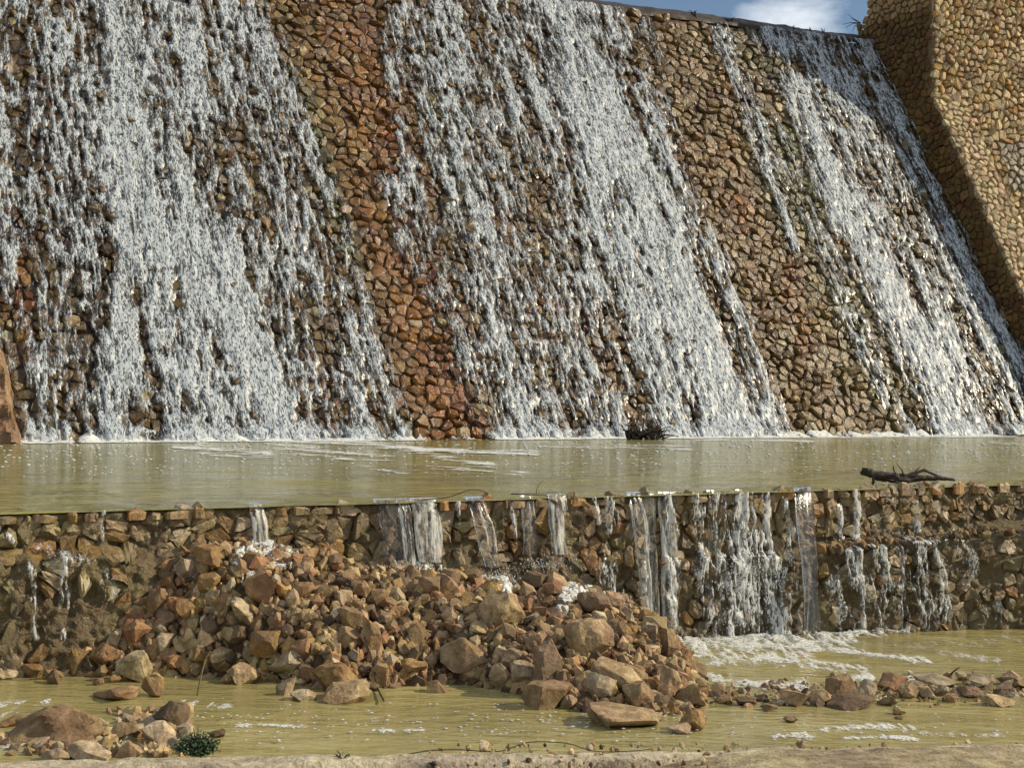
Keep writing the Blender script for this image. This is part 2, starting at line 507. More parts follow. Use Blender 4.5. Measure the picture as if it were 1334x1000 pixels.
rng = random.Random(3)
dam = empty('dam', tuple(B0))
tag(dam, 'tall sloping stone masonry dam with water running down its face', 'dam')
GREEN = [([(405, 120), (425, 230), (460, 330)], 12, .8), ([(1025, 170), (1050, 230), (1075, 330)], 16, .9), ([(850, 180), (870, 230)], 14, .6),
         ([(1000, 80), (1020, 110)], 14, .7), ([(960, 70), (1040, 280), (1120, 440), (1190, 560)], 32, .55), ([(1180, 300), (1260, 470)], 14, .5), ([(40, 430), (55, 560)], 12, .5), ([(560, 110), (590, 260), (600, 300)], 12, .7)]
RUST = [([(455, -20), (480, 120), (510, 260), (560, 420), (600, 560)], 44, 1), ([(580, 500), (600, 560)], 30, .9), ([(950, 200), (970, 280)], 18, .8), ([(1030, 350), (1050, 440)], 16, .7),
        ([(20, 330), (40, 470)], 14, .8), ([(390, 470), (430, 560)], 30, .5), ([(0, 250), (10, 330)], 20, .6)]
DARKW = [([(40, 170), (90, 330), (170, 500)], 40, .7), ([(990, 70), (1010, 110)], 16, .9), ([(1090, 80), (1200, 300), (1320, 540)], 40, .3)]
stones = []
for P in cells(-17, TA + .3, -.4, 19.3, .36, .30, rng, .44, .18):
    cx = sum(p[0] for p in P) / len(P); cy = sum(p[1] for p in P) / len(P)
    if cx > TA + .1 or cy > s_top(cx) - .05: continue
    h = rng.choice((.03, .06, .09, .14)) * rng.uniform(.8, 1.25)
    V, Fc = stone(P, .028, h, rng, rough=.2)
    q = on_face(cx, cy, .1)
    px, py, _ = proj(q)
    pa, qa = np.array([float(px)]), np.array([float(py)])
    base = np.array((.150, .086, .021))
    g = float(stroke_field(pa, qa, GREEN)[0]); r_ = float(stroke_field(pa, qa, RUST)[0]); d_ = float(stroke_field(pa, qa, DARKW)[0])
    nz = float(vn(cx * .5, cy * .25, 5))
    r_ = max(r_ * (.5 + nz), .7 * max(0, nz - .72) * 3)
    base = base * (1 - g) + np.array((.13, .13, .045)) * g
    base = base * (1 - min(1, r_)) + np.array((.205, .078, .012)) * min(1, r_)
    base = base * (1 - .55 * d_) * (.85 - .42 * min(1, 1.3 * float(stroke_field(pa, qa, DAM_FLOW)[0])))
    if rng.random() < .05: base = np.array((.22, .165, .085))
    stones.append((V, Fc, jitter_col(base, rng, .38)))
def dam_score(c):
    px, py, _ = proj(c)
    return 1.15 - float(stroke_field(np.array([float(px)]), np.array([float(py)]), DAM_FLOW)[0])
lay(stones, on_face, M_wet, dam, 300, dam_score)
# mortar core: the body of the dam behind the stones
tt = np.linspace(-40, TA + .6, 60); sv = np.concatenate([[-2.0], np.linspace(0, 1, 24)])
P = np.zeros((len(tt), len(sv) + 2, 3))
for i, t in enumerate(tt):
    st = float(s_top(t))
    for j, s in enumerate(sv): P[i, j] = on_face(t, s * st if s >= 0 else s, 0)
    P[i, -2] = P[i, -3] + n * 6
    P[i, -1] = P[i, -2] + n * 3 - z3 * 19
link('dam_core', gridmesh('dam_core', P - B0, smooth=False), M_mortar, dam, tuple(B0))
# rounded concrete crest
tt = np.linspace(-40, TA + .3, 420); nk = 14
P = np.zeros((len(tt), nk, 3))
for i, t in enumerate(tt):
    st = float(s_top(t))
    for j in range(nk):
        if j < 9:
            a = j / 8 * (math.pi / 2 + .05)
            # quarter round from the face direction (e) to horizontal (n)
            r_ = .9
            ctr = on_face(t, st, 0) - Nf * r_
            ang = a * (TH / (math.pi / 2))
            q = ctr + (Nf * math.cos(ang) + e * math.sin(ang)) * (r_ + .05 + (.10 if j > 5 else 0.05 * (j > 0)))
        else:
            q = P[i, 8] + n * (j - 8) * .7
        P[i, j] = q
    P[i] += (fbm(np.full(nk, t * 1.9), np.arange(nk) * .9, 3, 3)[:, None] - .5) * .15 * Nf + (vn(np.full(nk, t * .4), np.zeros(nk), 9)[:, None] - .5) * .1 * z3
link('crest', gridmesh('crest', P - B0), M_crest, dam, tuple(B0))

# ------------------------------------------------------------------ white water on the face
def pattern(a, b, s, streak=.35, scale=1.0):
    a = a + .22 * (vn(a * .9, b * .5, s + 40) - .5) + .05 * (vn(a * 5, b * 3, s + 41) - .5)
    k1 = fbm(a * 2.4 * scale, b * .30 * scale, s, 2)
    r1 = (1 - np.abs(2 * vn(a * 4.8 * scale, b * 1.1 * scale, s + 7) - 1)) ** 1.6
    r2 = (1 - np.abs(2 * vn(a * 9.5 * scale + 3, b * 2.2 * scale, s + 11) - 1)) ** 1.6
    f = vn(a * 17 * scale, b * 5 * scale, s + 15)
    p = streak * k1 * 1.6 + .40 * r1 + .38 * r2 + .26 * f
    o = np.argsort(p, axis=None)
    rk = np.empty(p.size); rk[o] = np.linspace(0, 1, p.size)
    return rk.reshape(p.shape)
U_ = np.arange(-19.0, TA, .040); V_ = np.arange(-.12, 19.7, .05)
UU, VV = np.meshgrid(U_, V_, indexing='ij')
PX, PY, _ = proj(on_face(UU, VV, .12))
warp = 9 * (fbm(UU * .9, VV * .3, 60, 3) - .5) * 2
D = stroke_field(PX + warp, PY, DAM_FLOW)
D = D * (.62 + .76 * ss(.25, .75, fbm(UU * 1.3, VV * .22, 71, 3)))
D = np.clip(D + .45 * ss(.55, 0, VV) * (D > .15), 0, 1.2)
pt = pattern(UU, VV, 1)
foam = ss(1 - D - .42, 1 - D + .42, pt) * ss(.05, .20, D)
top = s_top(UU)
foam = np.where(VV > top + .15, 0, foam)
HH = .15 + .05 * foam + .06 * (vn(UU * 6, VV * 2, 31) - .5) + .035 * (vn(UU * 14, VV * 5, 32) - .5) + .10 * foam * ss(.6, 0, VV)
HH = np.where(VV > top - .3, HH + .02, HH)
PF = on_face(UU, VV, HH)
fm = np.maximum.reduce([foam[:-1, :-1], foam[1:, :-1], foam[1:, 1:], foam[:-1, 1:]])
keep = fm > .06
# dividing lines between the four falls, given at foot and top of the face
def line_t(p0, p1):
    a = [((hit(*p, B0, Nf) - B0) @ u, (hit(*p, B0, Nf) - B0) @ e) for p in (p0, p1)]
    return lambda s: a[0][0] + (s - a[0][1]) * (a[1][0] - a[0][0]) / (a[1][1] - a[0][1])
d1 = line_t((440, 0), (570, 570)); d2 = line_t((880, 20), (1050, 570)); d3 = line_t((1040, 90), (1322, 562))
uc, vc = UU[:-1, :-1], VV[:-1, :-1]
reg = [uc < d1(vc), (uc >= d1(vc)) & (uc < d2(vc)), (uc >= d2(vc)) & (uc < d3(vc)), uc >= d3(vc)]
for k_, lab in zip(reg, ('broad bluish white waterfall covering the left of the dam face',
                         'widest white waterfall down the middle of the dam face between two bare stone strips',
                         'bright sunlit narrow waterfall right of the bare stone strip on the dam face',
                         'grey shaded waterfall running down the dam along the wing wall')):
    o = link('waterfall', gridmesh('waterfall', PF, foam, keep & k_), M_foam)
    tag(o, lab, 'waterfall')

# ================================================================== WING WALL (right)
PA = B0 + u * TA
def A_at(x, y):
    q = hit(x, y, PA, u)
    return ((q - PA) @ n, q[2])
kink = A_at(1214, 125)
cK = kink[0]
low = A_at(1305, 326)
slope = (kink[1] - low[1]) / (kink[0] - low[0])
foot = (kink[0] - (kink[1] - .2) / slope, .2)
bk0 = A_at(1111, 52); bk1 = A_at(1130, 0)
bsl = (bk1[0] - bk0[0]) / (bk1[1] - bk0[1])
ZT = 23.2
backtop = (bk0[0] + bsl * (ZT - bk0[1]), ZT)
wing = empty('wing_wall', tuple(PA))
tag(wing, 'dry tan stone wing wall rising at the right end of the dam', 'wall')
TW = 1.75                                                 # thickness of the sloping wall
def on_A(c, zz, h): return PA + n * np.asarray(c)[..., None] + z3 * (np.asarray(zz) - PA[2])[..., None] - u * np.asarray(h)[..., None]
def prism(name, prof, t0, t1, mat, parent):
    V, Fc = [], []
    for t in (t0, t1):
        for c, zz in prof: V.append(PA + u * t + n * c + z3 * (zz - PA[2]))
    m = len(prof)
    Fc.append(tuple(range(m))); Fc.append(tuple(range(m, 2 * m))[::-1])
    for k in range(m): Fc.append((k, (k + 1) % m, m + (k + 1) % m, m + k)[::-1])
    o_ = np.array(parent.location)
    return link(name, pymesh(name, np.array(V) - o_, Fc), mat, parent, tuple(o_))
prism('abutment_core', [(cK, .0), (bk0[0] + 2, 0.0), (bk0[0], bk0[1] - 1), backtop, (cK, ZT)], .05, 16, M_mortar_dry, wing)
prism('sloping_core', [foot, (cK - .003, .2), (cK - .003, kink[1])], .05, TW, M_mortar_dry, wing)
sts = []
def face_A(c, zz):                                       # inside the outline of the face that looks along the dam
    if zz > ZT: return False
    if zz < kink[1] and c < cK - (kink[1] - zz) / slope: return False
    if c < cK and zz > kink[1]: return False
    back = bk0[0] + bsl * (zz - bk0[1])
    return c < back
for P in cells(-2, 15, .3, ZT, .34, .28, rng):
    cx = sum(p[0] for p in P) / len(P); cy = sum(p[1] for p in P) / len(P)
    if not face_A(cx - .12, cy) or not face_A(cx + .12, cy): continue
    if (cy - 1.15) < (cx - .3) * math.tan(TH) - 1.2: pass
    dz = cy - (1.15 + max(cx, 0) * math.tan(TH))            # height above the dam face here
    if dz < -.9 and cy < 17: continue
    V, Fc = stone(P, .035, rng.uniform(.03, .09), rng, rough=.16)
    base = np.array((.125, .07, .024)) if cy < 18.6 else np.array((.30, .205, .095))  # lower stones wet-stained, and darkened further to paint in this face's shade
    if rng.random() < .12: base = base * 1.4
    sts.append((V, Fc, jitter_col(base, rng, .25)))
na_ = len(sts)
stB = []
def on_B(t, zz, h): return PA + u * np.asarray(t)[..., None] + n * (cK - np.asarray(h))[..., None] + z3 * (np.asarray(zz) - PA[2])[..., None]
for P in cells(0, 9, 3, ZT, .30, .26, rng, .45, .24):
    cx = sum(p[0] for p in P) / len(P); cy = sum(p[1] for p in P) / len(P)
    if cx < .12 or (cy < kink[1] - .1 and cx < TW): continue
    V, Fc = stone(P, .038, rng.uniform(.05, .15), rng, rough=.2)
    base = np.array((.50, .385, .23)) * rng.uniform(.75, 1.15)
    if rng.random() < .15: base = np.array((.36, .23, .10))
    if cx > 2.6 + .4 * (16 - cy) and 11.3 < cy < 13.4: base = np.array((.36, .33, .26))
    stB.append((V, Fc, jitter_col(base, rng, .15)))
eS = np.array([1.0, slope]); eS /= np.linalg.norm(eS)
def on_S(t, s, h):
    hv = np.array([-eS[1], eS[0]])
    c = cK - eS[0] * np.asarray(s) + hv[0] * np.asarray(h)
    zz = kink[1] - eS[1] * np.asarray(s) + hv[1] * np.asarray(h)
    return PA + u * np.asarray(t)[..., None] + n * c[..., None] + z3 * (zz - PA[2])[..., None]
stS = []
for P in cells(0, TW, .0, (kink[1] - .3) / eS[1], .32, .28, rng):
    cx = sum(p[0] for p in P) / len(P); cy = sum(p[1] for p in P) / len(P)
    V, Fc = stone(P, .035, rng.uniform(.05, .14), rng, rough=.16)
    V = [(min(TW, max(.0, a)), b, c) for a, b, c in V]
    stS.append((V, Fc, jitter_col((.46, .36, .22), rng, .18)))
one = lambda c: 1.0
# limits chosen so that the whole wall stays under 300 single stones
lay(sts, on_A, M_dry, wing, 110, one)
lay(stB, on_B, M_dry, wing, 140, one, stuff='front_stone_facing')
lay(stS, on_S, M_dry, wing, 50, one, stuff='coping_stone_facing')

# red rock at the left foot of the dam
U2 = np.linspace(-20, -13.2, 90); V2 = np.linspace(-.5, 4.2, 70)
A2, B2 = np.meshgrid(U2, V2, indexing='ij')
edge = -13.85 - .12 * np.clip(B2, 0, 9) - .22 * (fbm(B2 * 1.3, A2 * 0 + 2, 5, 3) - .5)
hgt = 2.95 + .5 * (fbm(A2 * .9, B2 * 0, 8, 3) - .5)
msk = ss(-.10, .30, edge - A2) * ss(-.05, .35, hgt - B2)
H2 = -.12 + msk * (.40 + .55 * fbm(A2 * 1.4, B2 * 1.2, 4, 5) + .45 * fbm(A2 * 4, B2 * 3.2, 14, 3))
o = link('rock_outcrop', gridmesh('rock_outcrop', on_face(A2, B2, H2), None, (msk[:-1, :-1] > 0), smooth=False), M_outcrop)
tag(o, 'reddish eroded rock lump at the foot of the dam at far left', 'rock')

# ================================================================== UPPER POOL
def pool_at(t, d, zz=0.0):                                # t along, d metres behind the weir edge
    t = np.asarray(t, float)[..., None]; d = np.asarray(d, float)[..., None]
    return W0 + u * t + n * d + z3 * (np.asarray(zz, float)[..., None])
DD = float((B0 - W0) @ n)                                 # weir to dam
dl = np.concatenate([[-.055, -.045, -.03, 0, .05, .12, .25, .5], np.geomspace(.8, DD + .6, 90)])
tl = np.concatenate([np.linspace(-45, -7, 160), np.linspace(-6.95, 9, 1000), np.linspace(9.1, 45, 160)])
T2, D2 = np.meshgrid(tl, dl, indexing='ij')
zz = .012 * (fbm(T2 * 1.5, D2 * 1.5, 3, 3) - .5) * ss(0, 1.5, D2) * ss(6, 3, D2) * 2
lip = .13 * (fbm(T2 * 2.3, D2 * 0, 8, 4) - .42)
zz = np.where(D2 < 0, -.008 * (D2 / .05) ** 2, zz) - .012 * (D2 < .4)
o = link('upper_pool_water', gridmesh('upper_pool', pool_at(T2, D2 + lip * (D2 < .3), zz)), M_pool)
o['kind'] = 'structure'
POOLN = np.array([0, 0, 1.0])
PT0 = np.array([0, 0, POOL])
# foam on the pool
POOL_FOAM = [
    ([(20, 577), (100, 575), (250, 573), (400, 572), (500, 573)], 1.9, .95), ([(500, 573), (640, 571.5), (800, 570)], 1.2, .7),
    ([(870, 569.5), (1000, 569.5), (1130, 569), (1325, 568)], 1.6, .95), ([(370, 574), (470, 577), (520, 583), (560, 588)], 3.0, .8),
    ([(480, 577), (540, 588), (590, 598), (640, 606)], 4, .62), ([(560, 586), (620, 590), (700, 590)], 4, .45), ([(440, 590), (510, 592)], 5, .4),
    ([(230, 585), (300, 590), (350, 594)], 6, .42), ([(260, 580), (290, 588)], 5, .5), ([(900, 573), (1060, 575)], 2, .4), ([(700, 580), (900, 584)], 5, .25),
    ([(1290, 575), (1334, 580)], 4, .3), ([(360, 580), (470, 600), (560, 620)], 12, .24), ([(560, 610), (680, 620)], 10, .22)]
toff = float((B0 - W0) @ u)
t2 = np.arange(-22, 34, .10); dep = [2.0]
while dep[-1] < DD - .02: dep.append(dep[-1] + .035 + .0048 * dep[-1])
T2, D2 = np.meshgrid(t2, np.array(dep), indexing='ij')
q0 = pool_at(T2, D2)
px, py, _ = proj(q0)
Dn = stroke_field(px, py + .5 * (vn(T2 * 1.3, D2 * .6, 3) - .5), POOL_FOAM)
Dn = np.maximum(Dn, 1.1 * ss(DD - 1.3, DD - .4, D2) * (px > 26) * ss(.12, .4, np.interp(T2 - toff, U_, D[:, 9])))
pp = pattern(T2 * .8, D2 * .45, 23, .3)
fo = ss(1 - Dn - .1, 1 - Dn + .2, pp) * ss(.1, .2, Dn)
PP = pool_at(T2, D2, .012 + .006 * fo + .26 * fo * ss(DD - .5, DD, D2) * vn(T2 * 3.3, D2 * 3, 3))
fm = np.maximum.reduce([fo[:-1, :-1], fo[1:, :-1], fo[1:, 1:], fo[:-1, 1:]])
o = link('pool_foam', gridmesh('pool_foam', PP, fo, fm > .06), M_foam_pool)
o['kind'] = 'stuff'; o['label'] = 'white foam line and streaks floating on the upper pool'

# ================================================================== WEIR
HC = np.array(  # heap: contact with the weir (px, py) and foot in the water (px, py)
    [((-60, 845), (-60, 890)), ((0, 838), (0, 886)), ((60, 830), (60, 888)), ((120, 812), (120, 890)), ((190, 752), (240, 890)), ((250, 712), (340, 896)), ((330, 716), (440, 908)),
     ((400, 720), (520, 905)), ((480, 740), (610, 900)), ((560, 746), (690, 918)), ((650, 758), (770, 942)), ((760, 764), (850, 948)), ((820, 788), (918, 938)), ((872, 824), (922, 900))], float)
def ledge_z(t): return np.interp(t, [-6, -3.2, -2.6, -2.2, 2.4, 3.2, 5.5, 8], [.90, .86, .80, .72, .60, .66, .76, .80])
def prot(t): return np.interp(t, [-6, -3.3, -2.7, -2.3, -1.6, 1.6, 2.4, 3.3, 3.7, 4.4, 5.4, 8], [.22, .20, .14, .03, .03, .05, .07, .22, .24, .30, .55, .8])
def weir_off(t, zz):
    return prot(t) * ss(ledge_z(t) + .05, ledge_z(t) - .04, zz + .06 * (vn(np.asarray(t) * 5, np.asarray(zz) * 5, 4) - .5)) + .04 * ss(.9, -.3, zz)
def on_weir(t, zz, h):
    t = np.asarray(t, float); zz = np.asarray(zz, float); h = np.asarray(h, float)
    return W0 + u * t[..., None] - n * (weir_off(t, zz) + h)[..., None] + z3 * (zz - POOL)[..., None]
weir = empty('weir', tuple(W0))
tag(weir, 'low rubble stone weir with the muddy pool spilling over its edge', 'weir')
tg = np.linspace(-7, 9, 1100); zg = np.linspace(-.6, 1.12, 110)
A2, B2 = np.meshgrid(tg, zg, indexing='ij')
PW = on_weir(A2, B2, .15 * (fbm(A2 * 8, B2 * 8, 9, 5) - .5) * ss(1.12, 1.0, B2) + .05 * (fbm(A2 * 30, B2 * 30, 19, 2) - .5) + .006)
back = PW[:, -1:, :] + n * .55
PW[..., 2] += .07 * (fbm(A2 * 9, B2 * 9 + 40, 29, 4) - .5) * ss(.22, .05, np.abs(B2 - ledge_z(A2)))
PW = np.concatenate([PW, PW[:, -1:, :] + n * .1 + z3 * .01, back, back - z3 * 1.6], 1)
link('weir_core', gridmesh('weir_core', PW - W0), M_weir_core, weir, tuple(W0))
stw = []
rngw = random.Random(11)
for P in cells(-5.2, 7.2, -.5, 1.13, .14, .085, rngw, .44, .2):
    cx = sum(p[0] for p in P) / len(P); cy = sum(p[1] for p in P) / len(P)
    if cy > 1.105: continue
    lz = float(ledge_z(cx)); low_ = cy < lz
    dens = .93 if not low_ else (.55 if cx > 1.2 else .48)
    if rngw.random() > dens: continue
    if cx > 2.2 and abs(cy - lz) < .085 : continue
    h = rngw.uniform(.01, .048) * (1.0 if not low_ else 1.1)
    V, Fc = stone(P, .005 if not low_ else .010, h, rngw, .06, .28)
    base = np.array((.205, .15, .072)) if not low_ else np.array((.145, .108, .052))
    if rngw.random() < .20: base = np.array((.22, .128, .042))
    if rngw.random() < .14: base = np.array((.36, .28, .17))
    stw.append((V, Fc, jitter_col(base, rngw, .3)))
lay(stw, on_weir, M_weir, weir, 270, one)
# cap stones lying along the top edge
V, Fc = [], []
caps = []
x_ = -6.0
while x_ < 7.6:
    w_ = rngw.uniform(.07, .22)
    if rngw.random() < .45:
        x_ += w_ * .6
        continue
    j_ = lambda v: v + rngw.uniform(-.03, .03)
    P = [(j_(x_), j_(-.005)), (x_ + w_ * .5, j_(-.02)), (j_(x_ + w_), j_(.0)), (j_(x_ + w_ * .95), j_(.10)), (x_ + w_ * .5, j_(.13)), (j_(x_ + .01), j_(.10))]
    dry = float(np.interp(x_, [-6, -4, -3, 0, 2, 3, 4, 6, 8], [-.03, -.03, -.022, -.014, -.006, .002, .014, .026, .03]))
    V, Fc = stone(P, .008, max(.02, .055 + dry + rngw.uniform(-.03, .006)), rngw, .03, .18)
    caps.append((V, Fc, jitter_col((.23, .165, .085) if rngw.random() < .7 else (.26, .14, .045), rngw, .35)))
    x_ += w_
def on_cap(t, d, h): return W0 + u * np.asarray(t)[..., None] + n * (np.asarray(d) - .05)[..., None] + z3 * (np.asarray(h) - .055)[..., None]
lay(caps, on_cap, M_weir, weir, 30, one, name='cap_stone', stuff='cap_stone_row')

# clinging white water on the weir's face
WEIR_FLOW = [
    ([(905, 650), (915, 720), (925, 830)], 9, .62), ([(935, 650), (948, 730), (955, 825)], 11, .74), ([(965, 650), (975, 720), (985, 825)], 14, .84), ([(1000, 650), (1003, 740), (1012, 825)], 9, .58),
    ([(950, 710), (960, 760), (965, 820)], 22, .66), ([(985, 700), (1010, 740)], 14, .7), ([(842, 740), (850, 815)], 9, .55), ([(868, 650), (874, 740), (878, 825)], 9, .72),
    ([(1025, 650), (1030, 690)], 5, .5), ([(1020, 690), (1030, 820)], 14, .38),
    ([(1090, 660), (1096, 700)], 4, .5), ([(1112, 640), (1118, 720), (1124, 815)], 4.5, .8), ([(1105, 712), (1112, 760)], 6, .5), ([(1160, 650), (1166, 700)], 5, .55), ([(1190, 655), (1194, 695)], 4, .5),
    ([(1136, 706), (1175, 703), (1215, 705)], 5, .86), ([(1148, 710), (1152, 760), (1150, 815)], 8, .62), ([(1172, 706), (1176, 760), (1176, 815)], 9, .60), ([(1196, 706), (1200, 760), (1208, 812)], 8, .62),
    ([(1213, 706), (1226, 745), (1232, 790)], 5, .7), ([(1140, 770), (1220, 790)], 24, .36), ([(1085, 760), (1105, 815)], 14, .30), ([(1245, 700), (1300, 800)], 24, .16),
    ([(0, 690), (25, 712), (40, 742), (43, 775), (46, 830)], 4, .72), ([(84, 724), (85, 790), (88, 830)], 6, .55), ([(20, 700), (75, 722), (100, 728)], 7, .42), ([(136, 665), (135, 700)], 3, .4),
    ([(120, 720), (140, 770)], 14, .22), ([(790, 740), (815, 800)], 16, .30), ([(790, 650), (795, 690)], 5, .55), ([(800, 655), (806, 690)], 4, .5), ([(772, 650), (776, 680)], 3.5, .5),
    ([(665, 655), (668, 700)], 3, .35), ([(597, 655), (598, 720)], 3.5, .55), ([(684, 660), (688, 715)], 6, .5)]
tw = np.arange(-4.6, 6.6, .011); zw = np.arange(-.2, 1.15, .013)
A2, B2 = np.meshgrid(tw, zw, indexing='ij')
px, py, _ = proj(on_weir(A2, B2, .06))
Dn = stroke_field(px + 9 * (fbm(A2 * 6, B2 * 3, 60, 3) - .5), py, WEIR_FLOW) * (.55 + .6 * fbm(A2 * 9, B2 * 4, 66, 2))
pp = pattern(A2 * 5.0, B2 * 4.2, 83, .34)
fo = ss(1 - Dn - .40, 1 - Dn + .40, pp) * ss(.06, .2, Dn)
PP = on_weir(A2, B2, .066 + .02 * fo + .03 * (vn(A2 * 22, B2 * 12, 5) - .5))
fm = np.maximum.reduce([fo[:-1, :-1], fo[1:, :-1], fo[1:, 1:], fo[:-1, 1:]])
kp = fm > .07
pxc = px[:-1, :-1]
RIV = [(62, 'thin white rivulet winding over the broken ledge at the far left of the weir'), (112, 'dotted thin trickle dropping from the left ledge onto low stones'), (160, 'faint wet trickle over the weir right of the dotted trickle'),
       (560, None), (640, 'thin white thread just left of the thick curved olive spout'), (675, 'faint thread right of the thick curved olive spout'),
       (755, 'white strand clinging to the stones left of the bright sheet'), (832, 'short white threads on the ochre stones right of the bright sheet'), (900, 'white streaks clinging to the weir behind the three long spouts'),
       (1062, 'lacy white water tumbling down the weir left of the tall clear sheet'), (1132, 'thin white strand right of the tall clear sheet on the weir'), (1400, 'lacy trickles falling from the ledge at the right end of the weir')]
prev_ = -999
for lim_, lab in RIV:
    m_ = (pxc >= prev_) & (pxc < lim_) & kp
    prev_ = lim_
    if m_.sum() < 30 or lab is None: continue
    o = link('rivulet', gridmesh('rivulet', PP, fo, m_), M_foam_near)
    tag(o, lab, 'waterfall')

# free falling jets and sheets over the edge
def jet(name, x0, x1, y0, bx0, bx1, by, out, label, foam=.5, seed=0):
    """a spout over the lip: a lens-shaped bundle following the arc of falling water"""
    nr, nc = 26, 14
    def top(x): 
        k = (x - 667) / F
        return hit(x, y0, W0, n)
    a, b = top(x0), top(x1)
    zt = POOL + .012
    bottom = W0 - n * out
    c, d = hit(bx0, by, bottom, n), hit(bx1, by, bottom, n)
    V = np.zeros((nr, 2 * nc, 3)); A = np.zeros((nr, 2 * nc))
    for i in range(nr):
        tau = i / (nr - 1)
        for j in range(nc):
            f = j / (nc - 1)
            p = a + (b - a) * f; q = c + (d - c) * f
            hor = p * (1 - tau) + q * tau + (b - a) * ((.16 * (float(vn(f * 2, tau * 5, seed + 8)) - .5) + .10 * (float(vn(f * 9, tau * 9, seed + 9)) - .5)) * (.3 + tau))
            zz_ = zt + (q[2] - zt) * (tau ** 1.7)
            side = np.array([hor[0], hor[1], zz_])
            ff = f + .22 * (float(vn(f * 3, tau * 4, seed)) - .5) * tau
            wd = np.linalg.norm(b - a)
            thick = (.010 + .035 * wd) * math.sqrt(max(0, 1 - (2 * f - 1) ** 2)) + .010 * (float(vn(ff * 9, tau * 3, seed + 1)) - .5)
            ridg = float(vn(np.array(ff * (wd * 55 + 3)), np.array(tau * 1.6), seed + 2)) * .65 + .35 * float(vn(np.array(ff * (wd * 130 + 3)), np.array(tau * 6), seed + 3))
            am = np.clip((ridg - (1 - foam)) * 3.2 + .05 + .30 * tau * foam + .25 * (abs(2 * f - 1) > .85), 0, 1) * min(1, max(0, 5 * tau - .35))
            V[i, j] = side - n * max(thick, .002); V[i, 2 * nc - 1 - j] = side + n * max(thick, .002) * .6
            am *= .55 + .45 * float(vn(np.array(f * 4), np.array(tau * 5), seed + 5)); A[i, j] = am; A[i, 2 * nc - 1 - j] = am * .5
    V = np.concatenate([V, V[:, :1]], 1); A = np.concatenate([A, A[:, :1]], 1)
    o = link(name, gridmesh(name, V, A), M_jet)
    return tag(o, label, 'waterfall')
jet('water_jet', 323, 340, 657, 332, 352, 718, .10, 'short white spout landing on the upper left of the rubble heap', .7, 1)
jet('water_jet', 484, 518, 653, 504, 528, 728, .12, 'clear wide sheet of water, leftmost of the spouts above the heap', .28, 2)
jet('water_jet', 514, 531, 653, 526, 542, 735, .14, 'thin bright spout beside the clear wide sheet on the weir', .62, 3)
jet('water_jet', 530, 568, 652, 548, 575, 732, .13, 'white streaked spout just left of the curved olive spout', .66, 4)
jet('water_jet', 602, 628, 650, 630, 652, 738, .20, 'thick curved olive spout arching off a stone on the weir', .45, 5)
jet('water_jet', 676, 694, 650, 682, 700, 722, .08, 'faint narrow spout over the middle of the weir', .38, 6)
jet('water_jet', 712, 737, 648, 718, 738, 722, .10, 'bright white sheet of water above the right of the heap', .66, 7)
jet('water_jet', 814, 834, 646, 838, 852, 808, .22, 'long leaning spout falling past the right side of the heap', .6, 8)
jet('water_jet', 836, 851, 646, 848, 860, 812, .18, 'long streaked spout right beside the leaning spout', .55, 9)
jet('water_jet', 856, 882, 645, 864, 882, 822, .14, 'long white spout falling into the foam at the heap edge', .62, 10)
jet('water_jet', 1032, 1056, 641, 1048, 1067, 822, .36, 'tall clear smooth sheet of water falling free from the weir', .30, 11)
jet('water_jet', 920, 932, 644, 926, 936, 800, .10, 'fine strand of water left of the white tumbling fall', .5, 12)
jet('water_jet', 958, 966, 643, 962, 972, 790, .10, 'fine bright strand in front of the white tumbling fall', .6, 13)

# ================================================================== GROUND, LOWER STREAM
S = 1500
me = pymesh('ground', [(-S, -S, -.9), (S, -S, -.9), (S, S, -.9), (-S, S, -.9)], [(0, 1, 2, 3)])
link('ground', me, M_bed)['kind'] = 'structure'
def edge_y(X):                                            # where the water meets the kerb
    return np.interp(X, [-9, -2.6, -1.2, 0, 1.2, 2.75, 9], [6.6, 6.95, 7.23, 7.47, 7.72, 8.02, 8.6])
xs = np.linspace(-16, 16, 420); ys = np.linspace(6.3, 20, 210)
A2, B2 = np.meshgrid(xs, ys, indexing='ij')
zz = wl(A2) + .010 * (fbm(A2 * 2.2, B2 * 3.5, 12, 3) - .5) * 2
behind = (np.stack([A2, B2, B2 * 0], -1) - W0) @ n
Pst = np.stack([A2, B2, zz], -1)
o = link('stream_water', gridmesh('stream_water', Pst, None, (behind[:-1, :-1] < .3) & (B2 > edge_y(A2) - .12)[:-1, :-1]), M_stream)
o['kind'] = 'structure'

# heap body
def at_weir(px_, py_): return hit(px_, py_, W0 - n * .02, n)
def heap_pt(a, f):
    k = np.clip(a, 0, len(HC) - 1.001); i = int(k); w_ = k - i
    c = HC[i] * (1 - w_) + HC[i + 1] * w_
    p = at_weir(*c[0]); q = on_water(c[1][0], c[1][1], -.05)
    P_ = p + (q - p) * f
    # bulging profile: nearly level near the weir, steep at the foot
    g = 1 - f ** 1.75
    P_[2] = q[2] + (p[2] - q[2]) * g
    return P_
NA, NF = 170, 46
PH_ = np.zeros((NA, NF, 3))
for i in range(NA):
    for j in range(NF):
        a, f = i / (NA - 1) * (len(HC) - 1), -.12 + 1.2 * j / (NF - 1)
        P_ = heap_pt(a, max(0, f)) if f >= 0 else heap_pt(a, 0) + n * .12 * (-f / .12)
        if f > 1: P_[2] -= (f - 1) * .8
        P_[2] += .10 * (float(fbm(np.array(P_[0] * 3.1), np.array(P_[1] * 3.1), 6, 4)) - .55)
        PH_[i, j] = P_
heap_me = gridmesh('heap_earth', PH_, smooth=False)
heap = link('rubble_bank', heap_me, M_earth)
tag(heap, None, None, None, 'structure')
